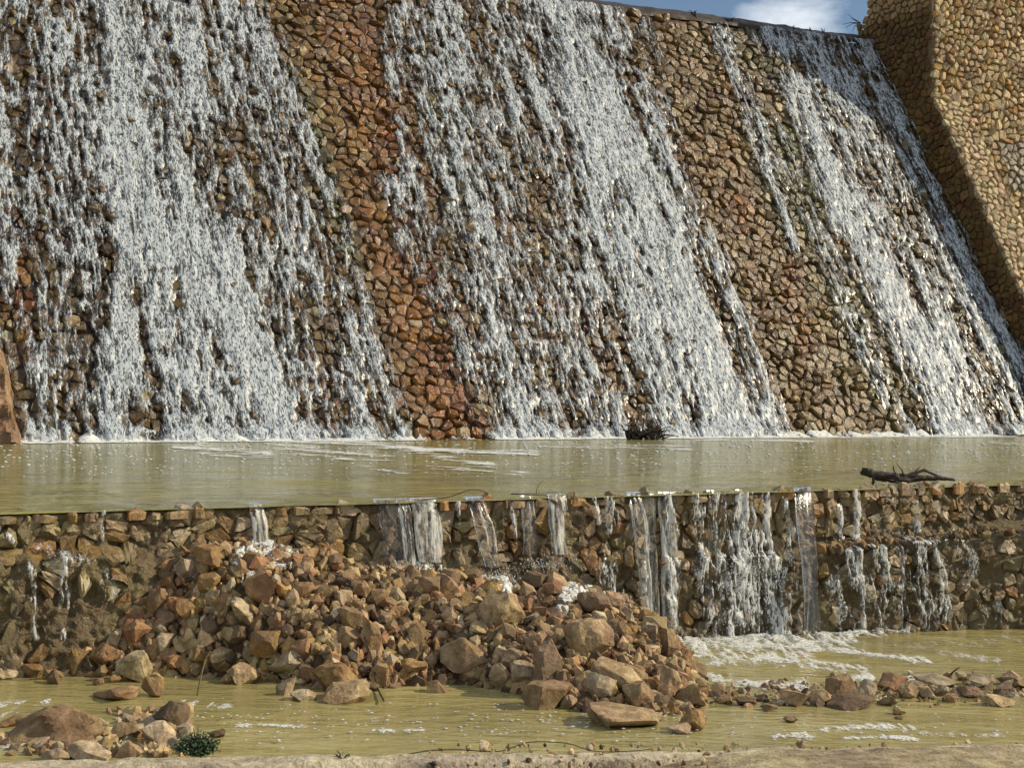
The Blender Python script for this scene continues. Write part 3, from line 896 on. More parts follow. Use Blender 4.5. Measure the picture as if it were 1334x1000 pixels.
bvh = BVHTree.FromPolygons([tuple(v) for v in PH_.reshape(-1, 3)], [tuple(int(k) for k in q) for q in grid_faces(NA, NF)])
def ground_hit(x, y):
    r = ray(x, y); d = Vector(r).normalized()
    h = bvh.ray_cast(Vector(CC), d)
    w_ = on_water(x, y)
    if h[0] is not None and (np.array(h[0]) - CC) @ r < (w_ - CC) @ r: return np.array(h[0])
    return w_

# ================================================================== LOOSE ROCKS
def rock_mesh(seed, sub, angular, planes):
    rg = random.Random(seed)
    bm = bmesh.new()
    bmesh.ops.create_icosphere(bm, subdivisions=sub, radius=1)
    V = np.array([v.co for v in bm.verts])
    for _ in range(planes):
        d = np.array([rg.gauss(0, 1) for _ in range(3)]); d /= np.linalg.norm(d)
        lim = rg.uniform(*angular)
        k = V @ d - lim
        V = V - np.outer(np.clip(k, 0, None), d)
    nz_ = np.array([fbm(V[:, 0] * f + V[:, 2] * .7 + 9, V[:, 1] * f - V[:, 2] * .6 + 4, seed, 3) - .5 for f in (1.6, 4.5)])
    V = V * (1 + .20 * nz_[0] + .14 * nz_[1])[:, None]
    if sub >= 3:
        V = V * (1 + .16 * (fbm(V[:, 0] * 5 + V[:, 2] * 3, V[:, 1] * 5 - V[:, 2] * 3, seed + 5, 4) - .5))[:, None]
    mn, mx = V.min(0), V.max(0)
    V = (V - (mn + mx) / 2) / ((mx - mn) / 2)
    for v, c in zip(bm.verts, V): v.co = c
    me = bpy.data.meshes.new('rock')
    bm.to_mesh(me); bm.free()
    me.polygons.foreach_set('use_smooth', [True] * len(me.polygons))
    me.set_sharp_from_angle(angle=R(14))
    return me
ANG = [rock_mesh(100 + k, 4, (.34, .72), 17) for k in range(24)]
RND = [rock_mesh(200 + k, 4, (.55, .88), 14) for k in range(10)]
for m_ in ANG + RND: m_.materials.append(M_rock)
CL = dict(tan=(.39, .275, .145), brown=(.25, .165, .083), red=(.30, .165, .08), pale=(.44, .34, .21), grey=(.33, .265, .175), ochre=(.29, .175, .068), dark=(.11, .072, .042), plum=(.215, .145, .095))
placed = []
rr = random.Random(21)
HEAPG = 'rocks of the rubble heap below the weir'
def rock(x, y, w, h, col, label, mesh=None, roll=0, group=None, dep=.9, push=.08, sink=.30):
    base = ground_hit(x, y + h * .38)
    D_ = (base - CC) @ FW
    if max(w, h) < 56: w, h = w * .92, h * .92
    hw, hh = w / 2 * D_ / F, h / 2 * D_ / F
    c = ground_hit(x, y + h * .38)
    # centre lies on the ray through (x, y), a bit in front of the contact
    r_ = ray(x, y); c = CC + r_ * (D_ - hw * push)
    me = mesh or rr.choice(ANG)
    if x > 1000: hh *= .86
    c = c - np.array([0, 0, hh * (.26 if x > 915 or y > 880 else .08)])
    o = link('rock', me, M_rock, None, tuple(c))
    o.scale = (hw * 1.04, hw * dep * 1.05, hh * 1.08)
    o.rotation_euler = Euler((rr.uniform(-.15, .15), roll + rr.uniform(-.1, .1), rr.choice((0, math.pi)) + rr.uniform(-.35, .35)), 'XYZ')
    cc = CL[col]; f = rr.uniform(.88, 1.12)
    o.color = (cc[0] * f, cc[1] * f, cc[2] * f, 1)
    tag(o, label, 'rock', group)
    placed.append((c, max(hw, hh)))
    return o
NAMED = [
    # x, y, w, h, colour, label, shape (0 angular, 1 rounded), roll
    (75, 937, 112, 62, 'brown', 'large brown earth-caked boulder in the shallow water at lower left', 0, 0),
    (222, 928, 48, 44, 'dark', 'dark brown pointed boulder beside the small green shrub', 0, .3),
    (207, 952, 46, 36, 'pale', 'pale pinkish lumpy stone left of the small green shrub', 1, 0),
    (174, 868, 50, 46, 'pale', 'pale whitish boulder with a hollow, front of the heap at left', 0, 0),
    (179, 824, 38, 38, 'red', 'pinkish orange block on top of the low rocks under the weir at left', 0, 0),
    (135, 853, 42, 36, 'ochre', 'rough ochre lump between low stones in front of the left weir', 1, 0),
    (11, 848, 26, 28, 'tan', 'round tan stone at the far left edge in front of the weir', 1, 0),
    (9, 875, 34, 20, 'pale', 'flat pale stone at the waterline at the far left edge', 0, 0),
    (37, 850, 38, 26, 'red', 'flat reddish stone near the foot of the thin left rivulet', 0, .3),
    (65, 856, 28, 38, 'brown', 'upright brown block standing at the waterline at left', 0, 0),
    (100, 862, 32, 40, 'ochre', 'upright ochre block next to the upright brown block', 0, 0),
    (149, 832, 20, 28, 'pale', 'small upright pale stone left of the pinkish orange block', 0, 0),
    (213, 835, 30, 26, 'pale', 'pale stone right below the pinkish orange block', 0, 0),
    (257, 845, 26, 30, 'pale', 'light squarish stone standing out against dark gaps in the left heap', 0, 0),
    (289, 853, 32, 24, 'tan', 'smooth tan oval stone leaning beside the light squarish stone', 1, -.4),
    (199, 892, 34, 34, 'ochre', 'ochre stone at the left heap foot right at the waterline', 0, 0),
    (316, 877, 44, 30, 'tan', 'pale tan boulder at the waterline beside the reed stem', 1, 0),
    (319, 795, 44, 28, 'pale', 'pale slanted slab high on the left side of the heap', 0, -.5),
    (274, 757, 36, 28, 'ochre', 'smooth orange stone below the top of the left heap', 1, 0),
    (273, 722, 48, 28, 'ochre', 'bright orange flat rock, topmost at the left end of the heap', 0, -.1),
    (244, 740, 34, 32, 'grey', 'greyish pale rock just left of the orange top rock', 0, .3),
    (200, 734, 44, 24, 'tan', 'tan flat rock against the weir at the left end of the heap', 0, .2),
    (205, 782, 32, 38, 'brown', 'brown lump beside the dark recess under the weir', 1, 0),
    (240, 790, 34, 30, 'ochre', 'rough ochre rock in the dark left flank of the heap', 1, 0),
    (146, 901, 66, 18, 'brown', 'long flat brown stone awash behind the large brown boulder', 0, 0),
    (122, 976, 64, 24, 'pale', 'flat pale stone lying at the kerb below the large brown boulder', 0, 0),
    (73, 981, 38, 20, 'grey', 'grey pale stone at the kerb at the far lower left', 1, 0),
    (172, 935, 22, 18, 'grey', 'small light grey stone on the rocks right of the large brown boulder', 0, 0),
    (166, 950, 40, 30, 'brown', 'brown rubble lump between the large boulder and the pinkish stone', 0, 0),
    (172, 974, 36, 26, 'tan', 'tan stone at the kerb below the brown rubble lump', 0, 0),
    (484, 828, 28, 50, 'brown', 'upright rectangular brown block in the middle of the heap face', 0, -.25),
    (461, 806, 42, 44, 'brown', 'dark brown squarish block behind the upright rectangular block', 0, .1),
    (448, 899, 70, 28, 'tan', 'long low tan boulder at the waterline below the middle of the heap', 1, .12),
    (395, 904, 38, 18, 'pale', 'low pale stone at the waterline left of the long tan boulder', 1, 0),
    (372, 892, 28, 32, 'pale', 'pale pointed stone at the foot of the heap by the water', 0, 0),
    (373, 861, 50, 30, 'grey', 'grey tan wedge shaped slab low in the left middle of the heap', 0, .2),
    (436, 878, 56, 36, 'ochre', 'big stained ochre rock just above the long tan boulder', 1, 0),
    (494, 876, 28, 36, 'tan', 'tan stone below the upright rectangular brown block', 1, 0),
    (338, 763, 42, 46, 'red', 'reddish boulder right where the short left spout splashes', 0, .4),
    (393, 842, 36, 30, 'red', 'red brown angular stone above the grey wedge shaped slab', 0, 0),
    (345, 838, 46, 38, 'ochre', 'rust coloured broken rock in the left middle of the heap', 0, 0),
    (651, 797, 58, 52, 'tan', 'largest smooth greyish brown boulder near the top of the heap', 1, .15),
    (608, 850, 64, 42, 'brown', 'wide brown boulder below and left of the largest smooth boulder', 0, .2),
    (545, 824, 34, 32, 'brown', 'brown squarish stone left of the dark hollow in the heap', 0, 0),
    (538, 868, 42, 20, 'ochre', 'flat ochre stone low in the heap right of its middle', 0, -.1),
    (767, 828, 68, 54, 'tan', 'large knobbly tan boulder in the right part of the heap', 1, .3),
    (801, 821, 32, 34, 'dark', 'dark round stone touching the large knobbly tan boulder', 1, 0),
    (845, 822, 26, 28, 'grey', 'small grey rounded stone near the right end of the heap top', 1, 0),
    (871, 836, 30, 44, 'brown', 'brown crusty rock at the right edge of the heap by the foam', 0, 0),
    (775, 783, 52, 32, 'plum', 'dark brown smooth boulder among foam at the heap top', 1, .3),
    (765, 750, 30, 24, 'plum', 'small dark red stone under the white sheet of water', 0, 0),
    (871, 887, 34, 54, 'tan', 'tall egg shaped tan boulder standing at the right end of the heap', 1, .12),
    (808, 880, 78, 30, 'tan', 'long tan slab lying diagonally left of the tall egg shaped boulder', 1, .45),
    (785, 892, 46, 38, 'pale', 'pale broken stone below the long diagonal slab', 0, .2),
    (831, 902, 44, 42, 'brown', 'brown rounded end rock beneath the long diagonal slab', 1, 0),
    (715, 862, 38, 60, 'plum', 'greyish purple upright slab in the right middle of the heap', 0, .15),
    (680, 876, 32, 34, 'pale', 'pale rounded block left of the greyish purple slab', 1, 0),
    (653, 879, 34, 36, 'tan', 'tan rounded block second to the left of the greyish purple slab', 1, 0),
    (672, 853, 34, 24, 'pale', 'smooth pale cobble above the two rounded blocks', 1, 0),
    (651, 852, 20, 28, 'pale', 'small upright pale cobble beside the wide brown boulder', 1, 0),
    (712, 902, 64, 46, 'brown', 'brown broken rock overhanging the water near the heap front', 0, .2),
    (740, 912, 22, 24, 'pale', 'small pale cobble on the brown broken rock above the water', 1, 0),
    (902, 936, 36, 34, 'ochre', 'ochre block at the tip of the heap beside the stream', 0, 0),
    (886, 946, 34, 20, 'pale', 'flat pale stone lying lowest at the tip of the heap', 0, -.3),
    (812, 931, 96, 26, 'tan', 'broad pebbly slab at the waterline at the front of the heap', 0, .05),
    (898, 903, 50, 40, 'brown', 'crumbly brown mound right of the tall egg shaped boulder', 0, 0),
    (1095, 893, 46, 50, 'brown', 'tallest brown boulder in the row of stones across the right stream', 0, 0),
    (1068, 905, 36, 28, 'tan', 'rounded tan stone leaning on the tallest boulder of the stream row', 1, 0),
    (1132, 892, 26, 28, 'grey', 'pale round cobble right of the tallest boulder in the stream row', 1, 0),
    (1162, 886, 44, 30, 'red', 'wide reddish brown rock in the middle of the stream row', 0, 0),
    (1184, 897, 28, 28, 'tan', 'tan block in front of the wide reddish brown rock', 1, 0),
    (1206, 900, 26, 22, 'tan', 'small tan block right of the tan block in the stream row', 0, 0),
    (1220, 886, 56, 18, 'grey', 'flat pale slab resting on stones in the stream row', 0, 0),
    (1276, 884, 46, 22, 'grey', 'long grey stone near the right end of the stream row', 0, 0),
    (1314, 881, 34, 26, 'pale', 'whitish angular stone at the right end of the stream row', 0, 0),
    (1306, 893, 36, 14, 'pale', 'thin pale slab below the whitish angular stone', 0, .15),
    (1252, 879, 16, 14, 'pale', 'small white pebble behind the long grey stone', 1, 0),
    (1228, 898, 20, 18, 'grey', 'small grey cobble under the flat pale slab', 1, 0),
    (1267, 900, 30, 16, 'brown', 'low brown stone below the long grey stone', 1, 0),
    (1301, 910, 44, 20, 'tan', 'tan flat rock alone in front of the right end of the stream row', 0, 0),
    (1155, 911, 26, 16, 'brown', 'small brown stone in front of the wide reddish brown rock', 0, 0),
    (1034, 906, 52, 24, 'brown', 'low crumbly brown stone at the left end of the stream row', 0, 0),
    (1171, 924, 18, 12, 'ochre', 'lone small ochre stone awash in front of the stream row', 0, 0),
    (1028, 936, 18, 12, 'tan', 'lone small tan stone awash left in front of the stream row', 0, 0),
    (1002, 920, 26, 12, 'brown', 'little brown stone between heap tip and stream row', 0, 0),
    (1108, 911, 66, 20, 'dark', 'long dark wet rock at the foot of the tallest stream boulder', 1, .06),
    (1238, 908, 16, 14, 'red', 'little reddish stone in front of the small grey cobble', 1, 0),
    (972, 912, 30, 12, 'dark', 'low dark stone just right of the heap tip', 0, 0),
    (942, 908, 26, 14, 'brown', 'low brown stone touching the heap tip at right', 0, 0),
    (1172, 934, 14, 6, 'dark', 'tiny dark stone barely above the water in front of the stream row', 1, 0),
    (284, 954, 24, 12, 'dark', 'small dark mossy stone right of the small green shrub', 0, 0),
    (20, 939, 40, 16, 'ochre', 'low rusty stone left of the large brown boulder', 0, 0),
    (1332, 890, 24, 16, 'brown', 'brown stone cut by the right picture edge in the stream row', 0, 0),
]
MOUND = rock_mesh(555, 4, (.70, .92), 9)
for v in MOUND.vertices:                                  # caked earth: lumps and crumbs over the whole boulder
    p = v.co
    k_ = 1 + .30 * (float(fbm(np.array(p.x * 3 + p.z * 2 + 9), np.array(p.y * 3 - p.z * 2 + 9), 71, 4)) - .5) + .14 * (float(fbm(np.array(p.x * 11 + p.z * 7), np.array(p.y * 11 - p.z * 6), 72, 2)) - .5)
    v.co = p * k_
    if v.co.z < 0: v.co.x *= 1.12; v.co.y *= 1.12
MOUND.materials.append(M_rock)
for x, y, w, h, c, lab, sh, roll in NAMED:
    if x == 75:
        rock(x, y + 2, 106, 54, c, lab, MOUND, 0)
        continue
    rock(x, y, w, h, c, lab, rr.choice(RND) if sh else None, roll)
# the rest of the heap, one object per rock, labelled by where they lie and how they look
import re
CUT = re.compile(r' (?:in|on|at|of|below|beside|between|next|right|left|near|standing|leaning|high|just|against|lying|touching|among|under|above|overhanging|and|by|from|where|with|low|resting|alone|cut|awash|barely|across|behind|front|second|beneath|poking) ')
ANCH = [(x, y, w, h, CUT.split(lab + ' ')[0].strip()) for x, y, w, h, c, lab, sh, roll in NAMED]
USED = set()
def where_label(head, x, y):
    best = sorted(ANCH, key=lambda k: (k[0] - x) ** 2 + (k[1] - y) ** 2)
    for ax, ay, aw, ah, nm in best[:5]:
        dx, dy = x - ax, y - ay
        d = ('right of' if dx > 0 else 'left of') if abs(dx) > abs(dy) else ('below' if dy > 0 else 'above')
        lab = '%s %s the %s' % (head, d, nm)
        if lab not in USED: break
    else:
        ax, ay, aw, ah, nm = best[0]
        lab = '%s near the %s' % (head, nm)
    USED.add(lab)
    return lab
TONES = dict(tan='small tan', brown='small brown', red='small reddish', pale='small pale', grey='small greyish', ochre='small ochre', dark='small dark wet')
count = 0
tries = 0
while count < 205 and tries < 9000:
    tries += 1
    a = rr.uniform(.6, 12.9); f = rr.random() ** .8
    if a < 3.4 and rr.random() < .45: continue
    P_ = heap_pt(a, f)
    x, y, D_ = proj(P_)
    s_px = rr.choice((12, 14, 16, 19, 22, 27)) * rr.uniform(.85, 1.15) * (1.15 if tries < 1500 else .9)
    hw = s_px / 2 * D_ / F
    if any(np.linalg.norm(c - P_) < (r_ + hw) * .72 for c, r_ in placed): continue
    if not (-5 < x < 1339): continue
    near_jet = f < .3 and 6.5 < a < 11.5
    tone = rr.choices(list(TONES), (3.2, 3.4, 1.6, 1.2, .8, 1.3, .9 + 1.5 * near_jet))[0]
    rnd = rr.random() < .3
    o = rock(float(x), float(y) - s_px * .2, s_px, s_px * rr.uniform(.6, 1.0), tone, where_label('%s %s stone' % (TONES[tone], 'rounded' if rnd else 'angular'), float(x), float(y)), rr.choice(RND) if rnd else None, rr.uniform(-.5, .5), HEAPG)
    count += 1
# small rubble and gravel filling the gaps
SMALL = [rock_mesh(300 + k, 2 if k < 5 else 1, (.40, .75), 11) for k in range(10)]
SV = [(np.array([v.co for v in m_.vertices]), [tuple(p.vertices) for p in m_.polygons]) for m_ in SMALL]
def rubble(name, pts, label):
    V, Fa, T = [], [], []
    for (P_, r_, col) in pts:
        B_, Q_ = SV[rr.randrange(len(SV))]
        M_ = np.array(Euler((rr.uniform(0, 6), rr.uniform(0, 6), rr.uniform(0, 6))).to_matrix())
        sc_ = np.array([1, rr.uniform(.6, 1), rr.uniform(.5, .9)]) * r_
        b = len(V)
        V.extend((B_ * sc_) @ M_.T + P_)
        T.extend([col] * len(B_))
        Fa.extend(tuple(i + b for i in q) for q in Q_)
    o = link(name, pymesh(name, V, Fa, np.array(T)), M_rubble)
    o['kind'] = 'stuff'; o['label'] = label
    return o
pts = []
for _ in range(5200):
    a = rr.uniform(0, 13); f = rr.random() ** .75 * 1.03
    P_ = heap_pt(a, f) + np.array([0, 0, .0])
    r_ = abs(rr.gauss(0, .026)) + .010 if _ > 1300 else rr.uniform(.03, .062)
    P_[2] += .05 * (float(fbm(np.array(P_[0] * 3.1), np.array(P_[1] * 3.1), 6, 4)) - .5) + r_ * .3
    col = jitter_col(CL[rr.choices(('tan', 'brown', 'pale', 'red', 'ochre', 'dark'), (4, 5, .8, 1.3, 1.4, 2))[0]], rr, .3)
    pts.append((P_, r_, col))
rubble('rubble', pts, 'small loose rubble filling the gaps of the heap')
pts = []
for _ in range(420):
    x = rr.uniform(925, 1334); y = rr.gauss(905, 8) - (x - 925) * .018
    P_ = on_water(x, y); r_ = abs(rr.gauss(0, .018)) + .010
    pts.append((P_, r_, jitter_col(CL[rr.choice(('tan', 'brown', 'dark', 'grey'))], rr, .3)))
for _ in range(260):
    x = rr.choice((rr.uniform(0, 245), rr.uniform(140, 245))); y = rr.uniform(925, 985) if x > 120 else rr.uniform(962, 985)
    P_ = on_water(x, y); r_ = abs(rr.gauss(0, .022)) + .012
    pts.append((P_, r_, jitter_col(CL[rr.choice(('tan', 'brown', 'pale', 'grey'))], rr, .3)))
rubble('shingle', pts, 'small shingle between the stones in the stream')

# ------------------------------------------------------------------ foam on the stream and among the heap
STREAM_FOAM = [
    ([(885, 832), (960, 834), (1040, 832), (1120, 824), (1200, 815), (1260, 808), (1334, 803)], 6, .80), ([(885, 838), (960, 842), (1060, 838), (1110, 832)], 9, .92),
    ([(890, 850), (970, 858), (1060, 850)], 8, .50), ([(1060, 842), (1110, 850), (1165, 856), (1210, 862)], 3.5, .80), ([(890, 866), (960, 862), (1020, 858), (1080, 866), (1130, 872)], 4, .72),
    ([(900, 878), (950, 888), (990, 892), (1050, 894)], 4.5, .82), ([(990, 858), (1050, 866), (1100, 872)], 4, .6), ([(1130, 850), (1250, 838), (1334, 830)], 16, .10), ([(1220, 850), (1300, 860)], 8, .12),
    ([(1105, 885), (1120, 880), (1135, 882)], 4, .7), ([(1180, 884), (1200, 882)], 4, .8),
    ([(1070, 952), (1130, 946), (1190, 950)], 4, .55), ([(1100, 962), (1140, 960), (1195, 963)], 2.6, .95), ([(1010, 960), (1060, 958)], 4, .5), ([(1200, 955), (1334, 958)], 3, .25),
    ([(320, 944), (380, 945)], 1.4, .9), ([(380, 947), (412, 947)], 2, .7), ([(485, 953), (515, 954)], 2, .85), ([(527, 953), (552, 953)], 1.2, .8), ([(390, 935), (405, 937)], 2, .6), ([(470, 938), (520, 940)], 5, .3),
    ([(640, 954), (660, 955)], 2, .6), ([(696, 962), (722, 964)], 2.5, .7), ([(310, 945), (330, 947)], 2, .7), ([(240, 915), (300, 922)], 4, .35), ([(0, 935), (25, 925)], 4, .5), ([(0, 972), (40, 966)], 4, .6), ([(0, 918), (60, 912)], 5, .35),
    ]
xs = np.arange(-3.2, 5.4, .016); ys = [7.2]
while ys[-1] < 13.6: ys.append(ys[-1] + .016 + .0012 * ys[-1])
A2, B2 = np.meshgrid(xs, np.array(ys), indexing='ij')
q0 = np.stack([A2, B2, wl(A2)], -1)
px, py, _ = proj(q0)
Dn = stroke_field(px, py + 3 * (fbm(A2 * 3, B2 * 3, 3, 2) - .5), STREAM_FOAM)
pp = pattern(A2 * 3.2, B2 * 2.6, 123, .25)
fo = ss(1 - Dn - .40, 1 - Dn + .40, pp) * ss(.05, .15, Dn)
wdist = -((q0 - W0) @ n)
q0[..., 2] += .010 * (fbm(A2 * 2.2, B2 * 3.5, 12, 3) - .5) * 2 + .004 + .004 * fo + .04 * fo * ss(1.1, .3, wdist) * vn(A2 * 9, B2 * 9, 4)
fm = np.maximum.reduce([fo[:-1, :-1], fo[1:, :-1], fo[1:, 1:], fo[:-1, 1:]])
o = link('stream_foam', gridmesh('stream_foam', q0, fo, (fm > .06) & (wdist[:-1, :-1] > .05)), M_foam_flat)
o['kind'] = 'stuff'; o['label'] = 'white foam churning below the weir and drifting on the stream'

def octa(V, Fa, P_, r_, st=(1, 1, 1)):
    b = len(V)
    for d in ((1, 0, 0), (-1, 0, 0), (0, 1, 0), (0, -1, 0), (0, 0, 1), (0, 0, -1)): V.append((P_[0] + d[0] * r_ * st[0], P_[1] + d[1] * r_ * st[1], P_[2] + d[2] * r_ * st[2]))
    for a, c, d in ((0, 2, 4), (2, 1, 4), (1, 3, 4), (3, 0, 4), (2, 0, 5), (1, 2, 5), (3, 1, 5), (0, 3, 5)): Fa.append((b + a, b + c, b + d))
M_drop, t_, o_ = newmat('water_drops')
b_ = nd(t_, 'ShaderNodeBsdfPrincipled', {'Base Color': (.62, .66, .68, 1), 'Roughness': .2})
t_.links.new(b_.outputs[0], o_.inputs['Surface'])
def droplets(name, V, Fa, label, cat=None):
    o = link(name, pymesh(name, V, Fa, None, True), M_drop)
    if cat: tag(o, label, cat)
    else: o['kind'] = 'stuff'; o['label'] = label
    return o
# splash crowns where the spouts land on the heap
for x, y, sx, sy, num, lab in ((345, 735, 24, 17, 420, 'white splash where the short left spout hits the heap'), (530, 740, 30, 9, 260, 'white splash under the left group of spouts'),
                           (650, 750, 26, 9, 150, 'white splash under the thick curved spout'), (712, 735, 34, 10, 160, 'white splash under the bright sheet above the heap'),
                           (975, 755, 34, 50, 520, 'spray bursting from the lacy fall on the weir')):
    V, Fa = [], []
    for _ in range(num):
        xx, yy = rr.gauss(x, sx * .55), rr.gauss(y, sy * .55)
        c = hit(xx, yy, W0 - n * rr.uniform(.1, .3), n)
        st = rr.uniform(1, 3.5)
        octa(V, Fa, c, rr.uniform(.0012, .0042), (1, 1, st))
    droplets('splash', V, Fa, lab)
pts = []
for _ in range(420):
    t_ = rr.uniform(2.9, 6.6); pr_ = float(prot(t_))
    P_ = W0 + u * t_ - n * rr.uniform(.02, pr_ + .05); P_[2] = float(ledge_z(t_)) + rr.uniform(-.02, .02)
    pts.append((P_, abs(rr.gauss(0, .022)) + .010, jitter_col(CL[rr.choice(('tan', 'brown', 'brown', 'dark', 'ochre'))], rr, .3) * .7))
rubble('ledge_rubble', pts, 'small wet stones lying on the ledge of the weir at right')
# foam runs over the heap below the spouts
HEAP_FOAM = [([(545, 738), (600, 748), (640, 752), (655, 765)], 8, .95), ([(500, 735), (545, 741), (570, 745)], 7, .8), ([(670, 735), (712, 736), (735, 750), (748, 772), (735, 792)], 10, .9), ([(675, 728), (745, 730)], 9, .8),
             ([(760, 778), (790, 782)], 6, .8), ([(322, 735), (345, 730), (370, 738)], 15, .95), ([(335, 745), (328, 765)], 10, .7), ([(760, 742), (790, 770), (812, 800)], 9, .6), ([(640, 745), (660, 770)], 10, .8), ([(735, 770), (728, 800)], 6, .6)]
ag, fg = np.linspace(4.6, 12.4, 620), np.linspace(0, .5, 130)
G = np.array([[heap_pt(a_, f_) for f_ in fg] for a_ in ag])
G[..., 2] += .10 * (fbm(G[..., 0] * 3.1, G[..., 1] * 3.1, 6, 4) - .55)
px, py, _ = proj(G)
Dn = stroke_field(px, py, HEAP_FOAM)
pp = pattern(G[..., 0] * 5, G[..., 1] * 5, 223, .2)
fo = ss(1 - Dn - .25, 1 - Dn + .25, pp) * ss(.05, .2, Dn)
G[..., 2] += .035 + .05 * fo * vn(G[..., 0] * 14, G[..., 1] * 14, 9)
fm = np.maximum.reduce([fo[:-1, :-1], fo[1:, :-1], fo[1:, 1:], fo[:-1, 1:]])
o = link('foam_run', gridmesh('foam_run', G, fo, fm > .06), M_foam_flat)
o['kind'] = 'stuff'; o['label'] = 'white water running between the stones at the top of the heap'
# flecks on both waters
V, Fa = [], []
for _ in range(420):
    x, y = rr.uniform(230, 900), rr.triangular(905, 975, 940)
    if rr.random() < .3: x, y = rr.uniform(900, 1334), rr.uniform(835, 960)
    octa(V, Fa, on_water(x, y, .012), rr.uniform(.003, .010), (1.8, 1.2, .35))
for _ in range(900):
    x, y = rr.uniform(0, 1334), 574 + abs(rr.gauss(0, 26))
    if y > 632: continue
    octa(V, Fa, hit(x, y, PT0 + z3 * .02, POOLN), rr.uniform(.012, .035) * (640 - y) / 50, (1.5, 1.5, .4))
droplets('foam_flecks', V, Fa, 'scattered white flecks drifting on the muddy water')

# ================================================================== KERB AND SAND (front)
kx = np.linspace(-9, 9, 520)
prof = [(.03, -.4), (.02, -.02), (-.005, .045), (-.04, .06), (-.10, .062), (-.16, .062), (-.185, .05), (-.20, .01), (-.21, -.06), (-.23, -.3)]
P = np.zeros((len(kx), len(prof), 3))
for j, (dy, dz) in enumerate(prof):
    wob = .035 * (fbm(kx * 3, kx * 0 + j * .35, 14, 3) - .5) * 2
    P[:, j, 0] = kx; P[:, j, 1] = edge_y(kx) + dy + wob * (1 if j < 4 else 1.3)
    P[:, j, 2] = wl(kx) + dz + .02 * (fbm(kx * 5 + 3, kx * 0 + j * .5, 15, 3) - .5) * 2 * (dz > -.1)
kerb = link('kerb', gridmesh('kerb', P, flip=True), M_conc)
tag(kerb, 'rough pale concrete kerb along the near edge of the stream', 'kerb')
ys = np.concatenate([np.linspace(-6, 6, 40), np.linspace(6.05, 8.6, 160)])
A2, B2 = np.meshgrid(np.linspace(-12, 12, 420), ys, indexing='ij')
ey = edge_y(A2)
right = ss(.0, 1.5, A2)
zz = wl(A2) - .02 - .02 * (1 - right) + .115 * right * ss(.02, -.22, B2 - ey) - .35 * ss(-.02, .25, B2 - ey) + .03 * (fbm(A2 * 4, B2 * 4, 17, 4) - .5)
Pz = np.stack([A2, B2, np.where(B2 < ey - .25, zz, np.where(right > .02, zz, zz - .06))], -1)
o = link('sandy_bank', gridmesh('sandy_bank', Pz), M_sand)
o['kind'] = 'structure'
pts = []
for _ in range(500):
    x = rr.uniform(560, 1334); P_ = on_water(x, rr.uniform(968, 1010), .055); r_ = abs(rr.gauss(0, .008)) + .003
    pts.append((P_, r_, jitter_col(CL[rr.choice(('brown', 'dark', 'tan', 'pale'))], rr, .3)))
rubble('grit', pts, 'fine grit and pebbles strewn on the sandy bank')

# ================================================================== DRIFTWOOD, PLANTS, TWIGS
def at_pool(x, y, dz=0.0): return hit(x, y, PT0 + z3 * dz, POOLN)
c0 = at_pool(1180, 630)
lg = empty('driftwood_log', tuple(c0))
tag(lg, 'dark driftwood log stranded on the edge of the weir', 'log')
D_ = (c0 - CC) @ FW
k = D_ / F
def lp(x, y, d=0.0): return Vector(c0) + Vector(((x - 1180) * k, d, (630 - y) * k))
V, Fc = [], []
prof = [(1120, 614, .02), (1124, 614, 7), (1131, 615, 7.5), (1138, 618, 6.5), (1147, 620, 8), (1160, 621, 8), (1174, 622, 7.5), (1188, 622.5, 6), (1202, 623, 4.8), (1216, 623.5, 4), (1230, 624, 3), (1240, 625, 2), (1246, 626, .6)]
pp_, rad_ = [], []
for i in range(len(prof) - 1):
    for s_ in range(4):
        f = s_ / 4; a, b = prof[i], prof[i + 1]
        pp_.append(lp(a[0] * (1 - f) + b[0] * f, a[1] * (1 - f) + b[1] * f + rr.uniform(-.7, .7), rr.uniform(-.004, .004)))
        rad_.append((a[2] * (1 - f) + b[2] * f) * .84 * k * rr.uniform(.96, 1.05))
tube(V, Fc, pp_, rad_, 16)
V = np.array(V) - c0
V = V + (np.stack([fbm(V[:, 0] * 5 + q, V[:, 2] * 26 + V[:, 1] * 19, 81 + q, 4) for q in (1, 2, 3)], 1) - .5) * np.array([.03, .045, .045]) * ss(.5, .3, V[:, 0])[:, None]
link('trunk', pymesh('trunk', V, Fc, None, False), M_bark, lg, tuple(c0))
for pts_, r0, r1 in (([lp(1166, 618, -.04), lp(1162, 611, -.06), lp(1161, 606, -.07)], .008, .004), ([lp(1176, 620, -.05), lp(1172, 612, -.09), lp(1164, 603, -.12)], .009, .003), ([lp(1190, 619), lp(1194, 612), lp(1199, 607, -.02)], .008, .003),
                     ([lp(1138, 618, -.02), lp(1136, 627, -.05), lp(1133, 634, -.06)], .018, .012), ([lp(1150, 622, -.03), lp(1170, 629, -.06), lp(1176, 634, -.07)], .016, .007), ([lp(1186, 618, .0), lp(1205, 612, .02), lp(1225, 621, .02), lp(1243, 624, 0)], .018, .008)):
    V, Fc = [], []
    m_ = len(pts_)
    tube(V, Fc, pts_, [r0 + (r1 - r0) * i / (m_ - 1) for i in range(m_)], 7)
    V = [tuple(Vector(v) - Vector(c0)) for v in V]
    link('branch', pymesh('branch', V, Fc), M_bark, lg, tuple(c0))
V, Fc = [], []
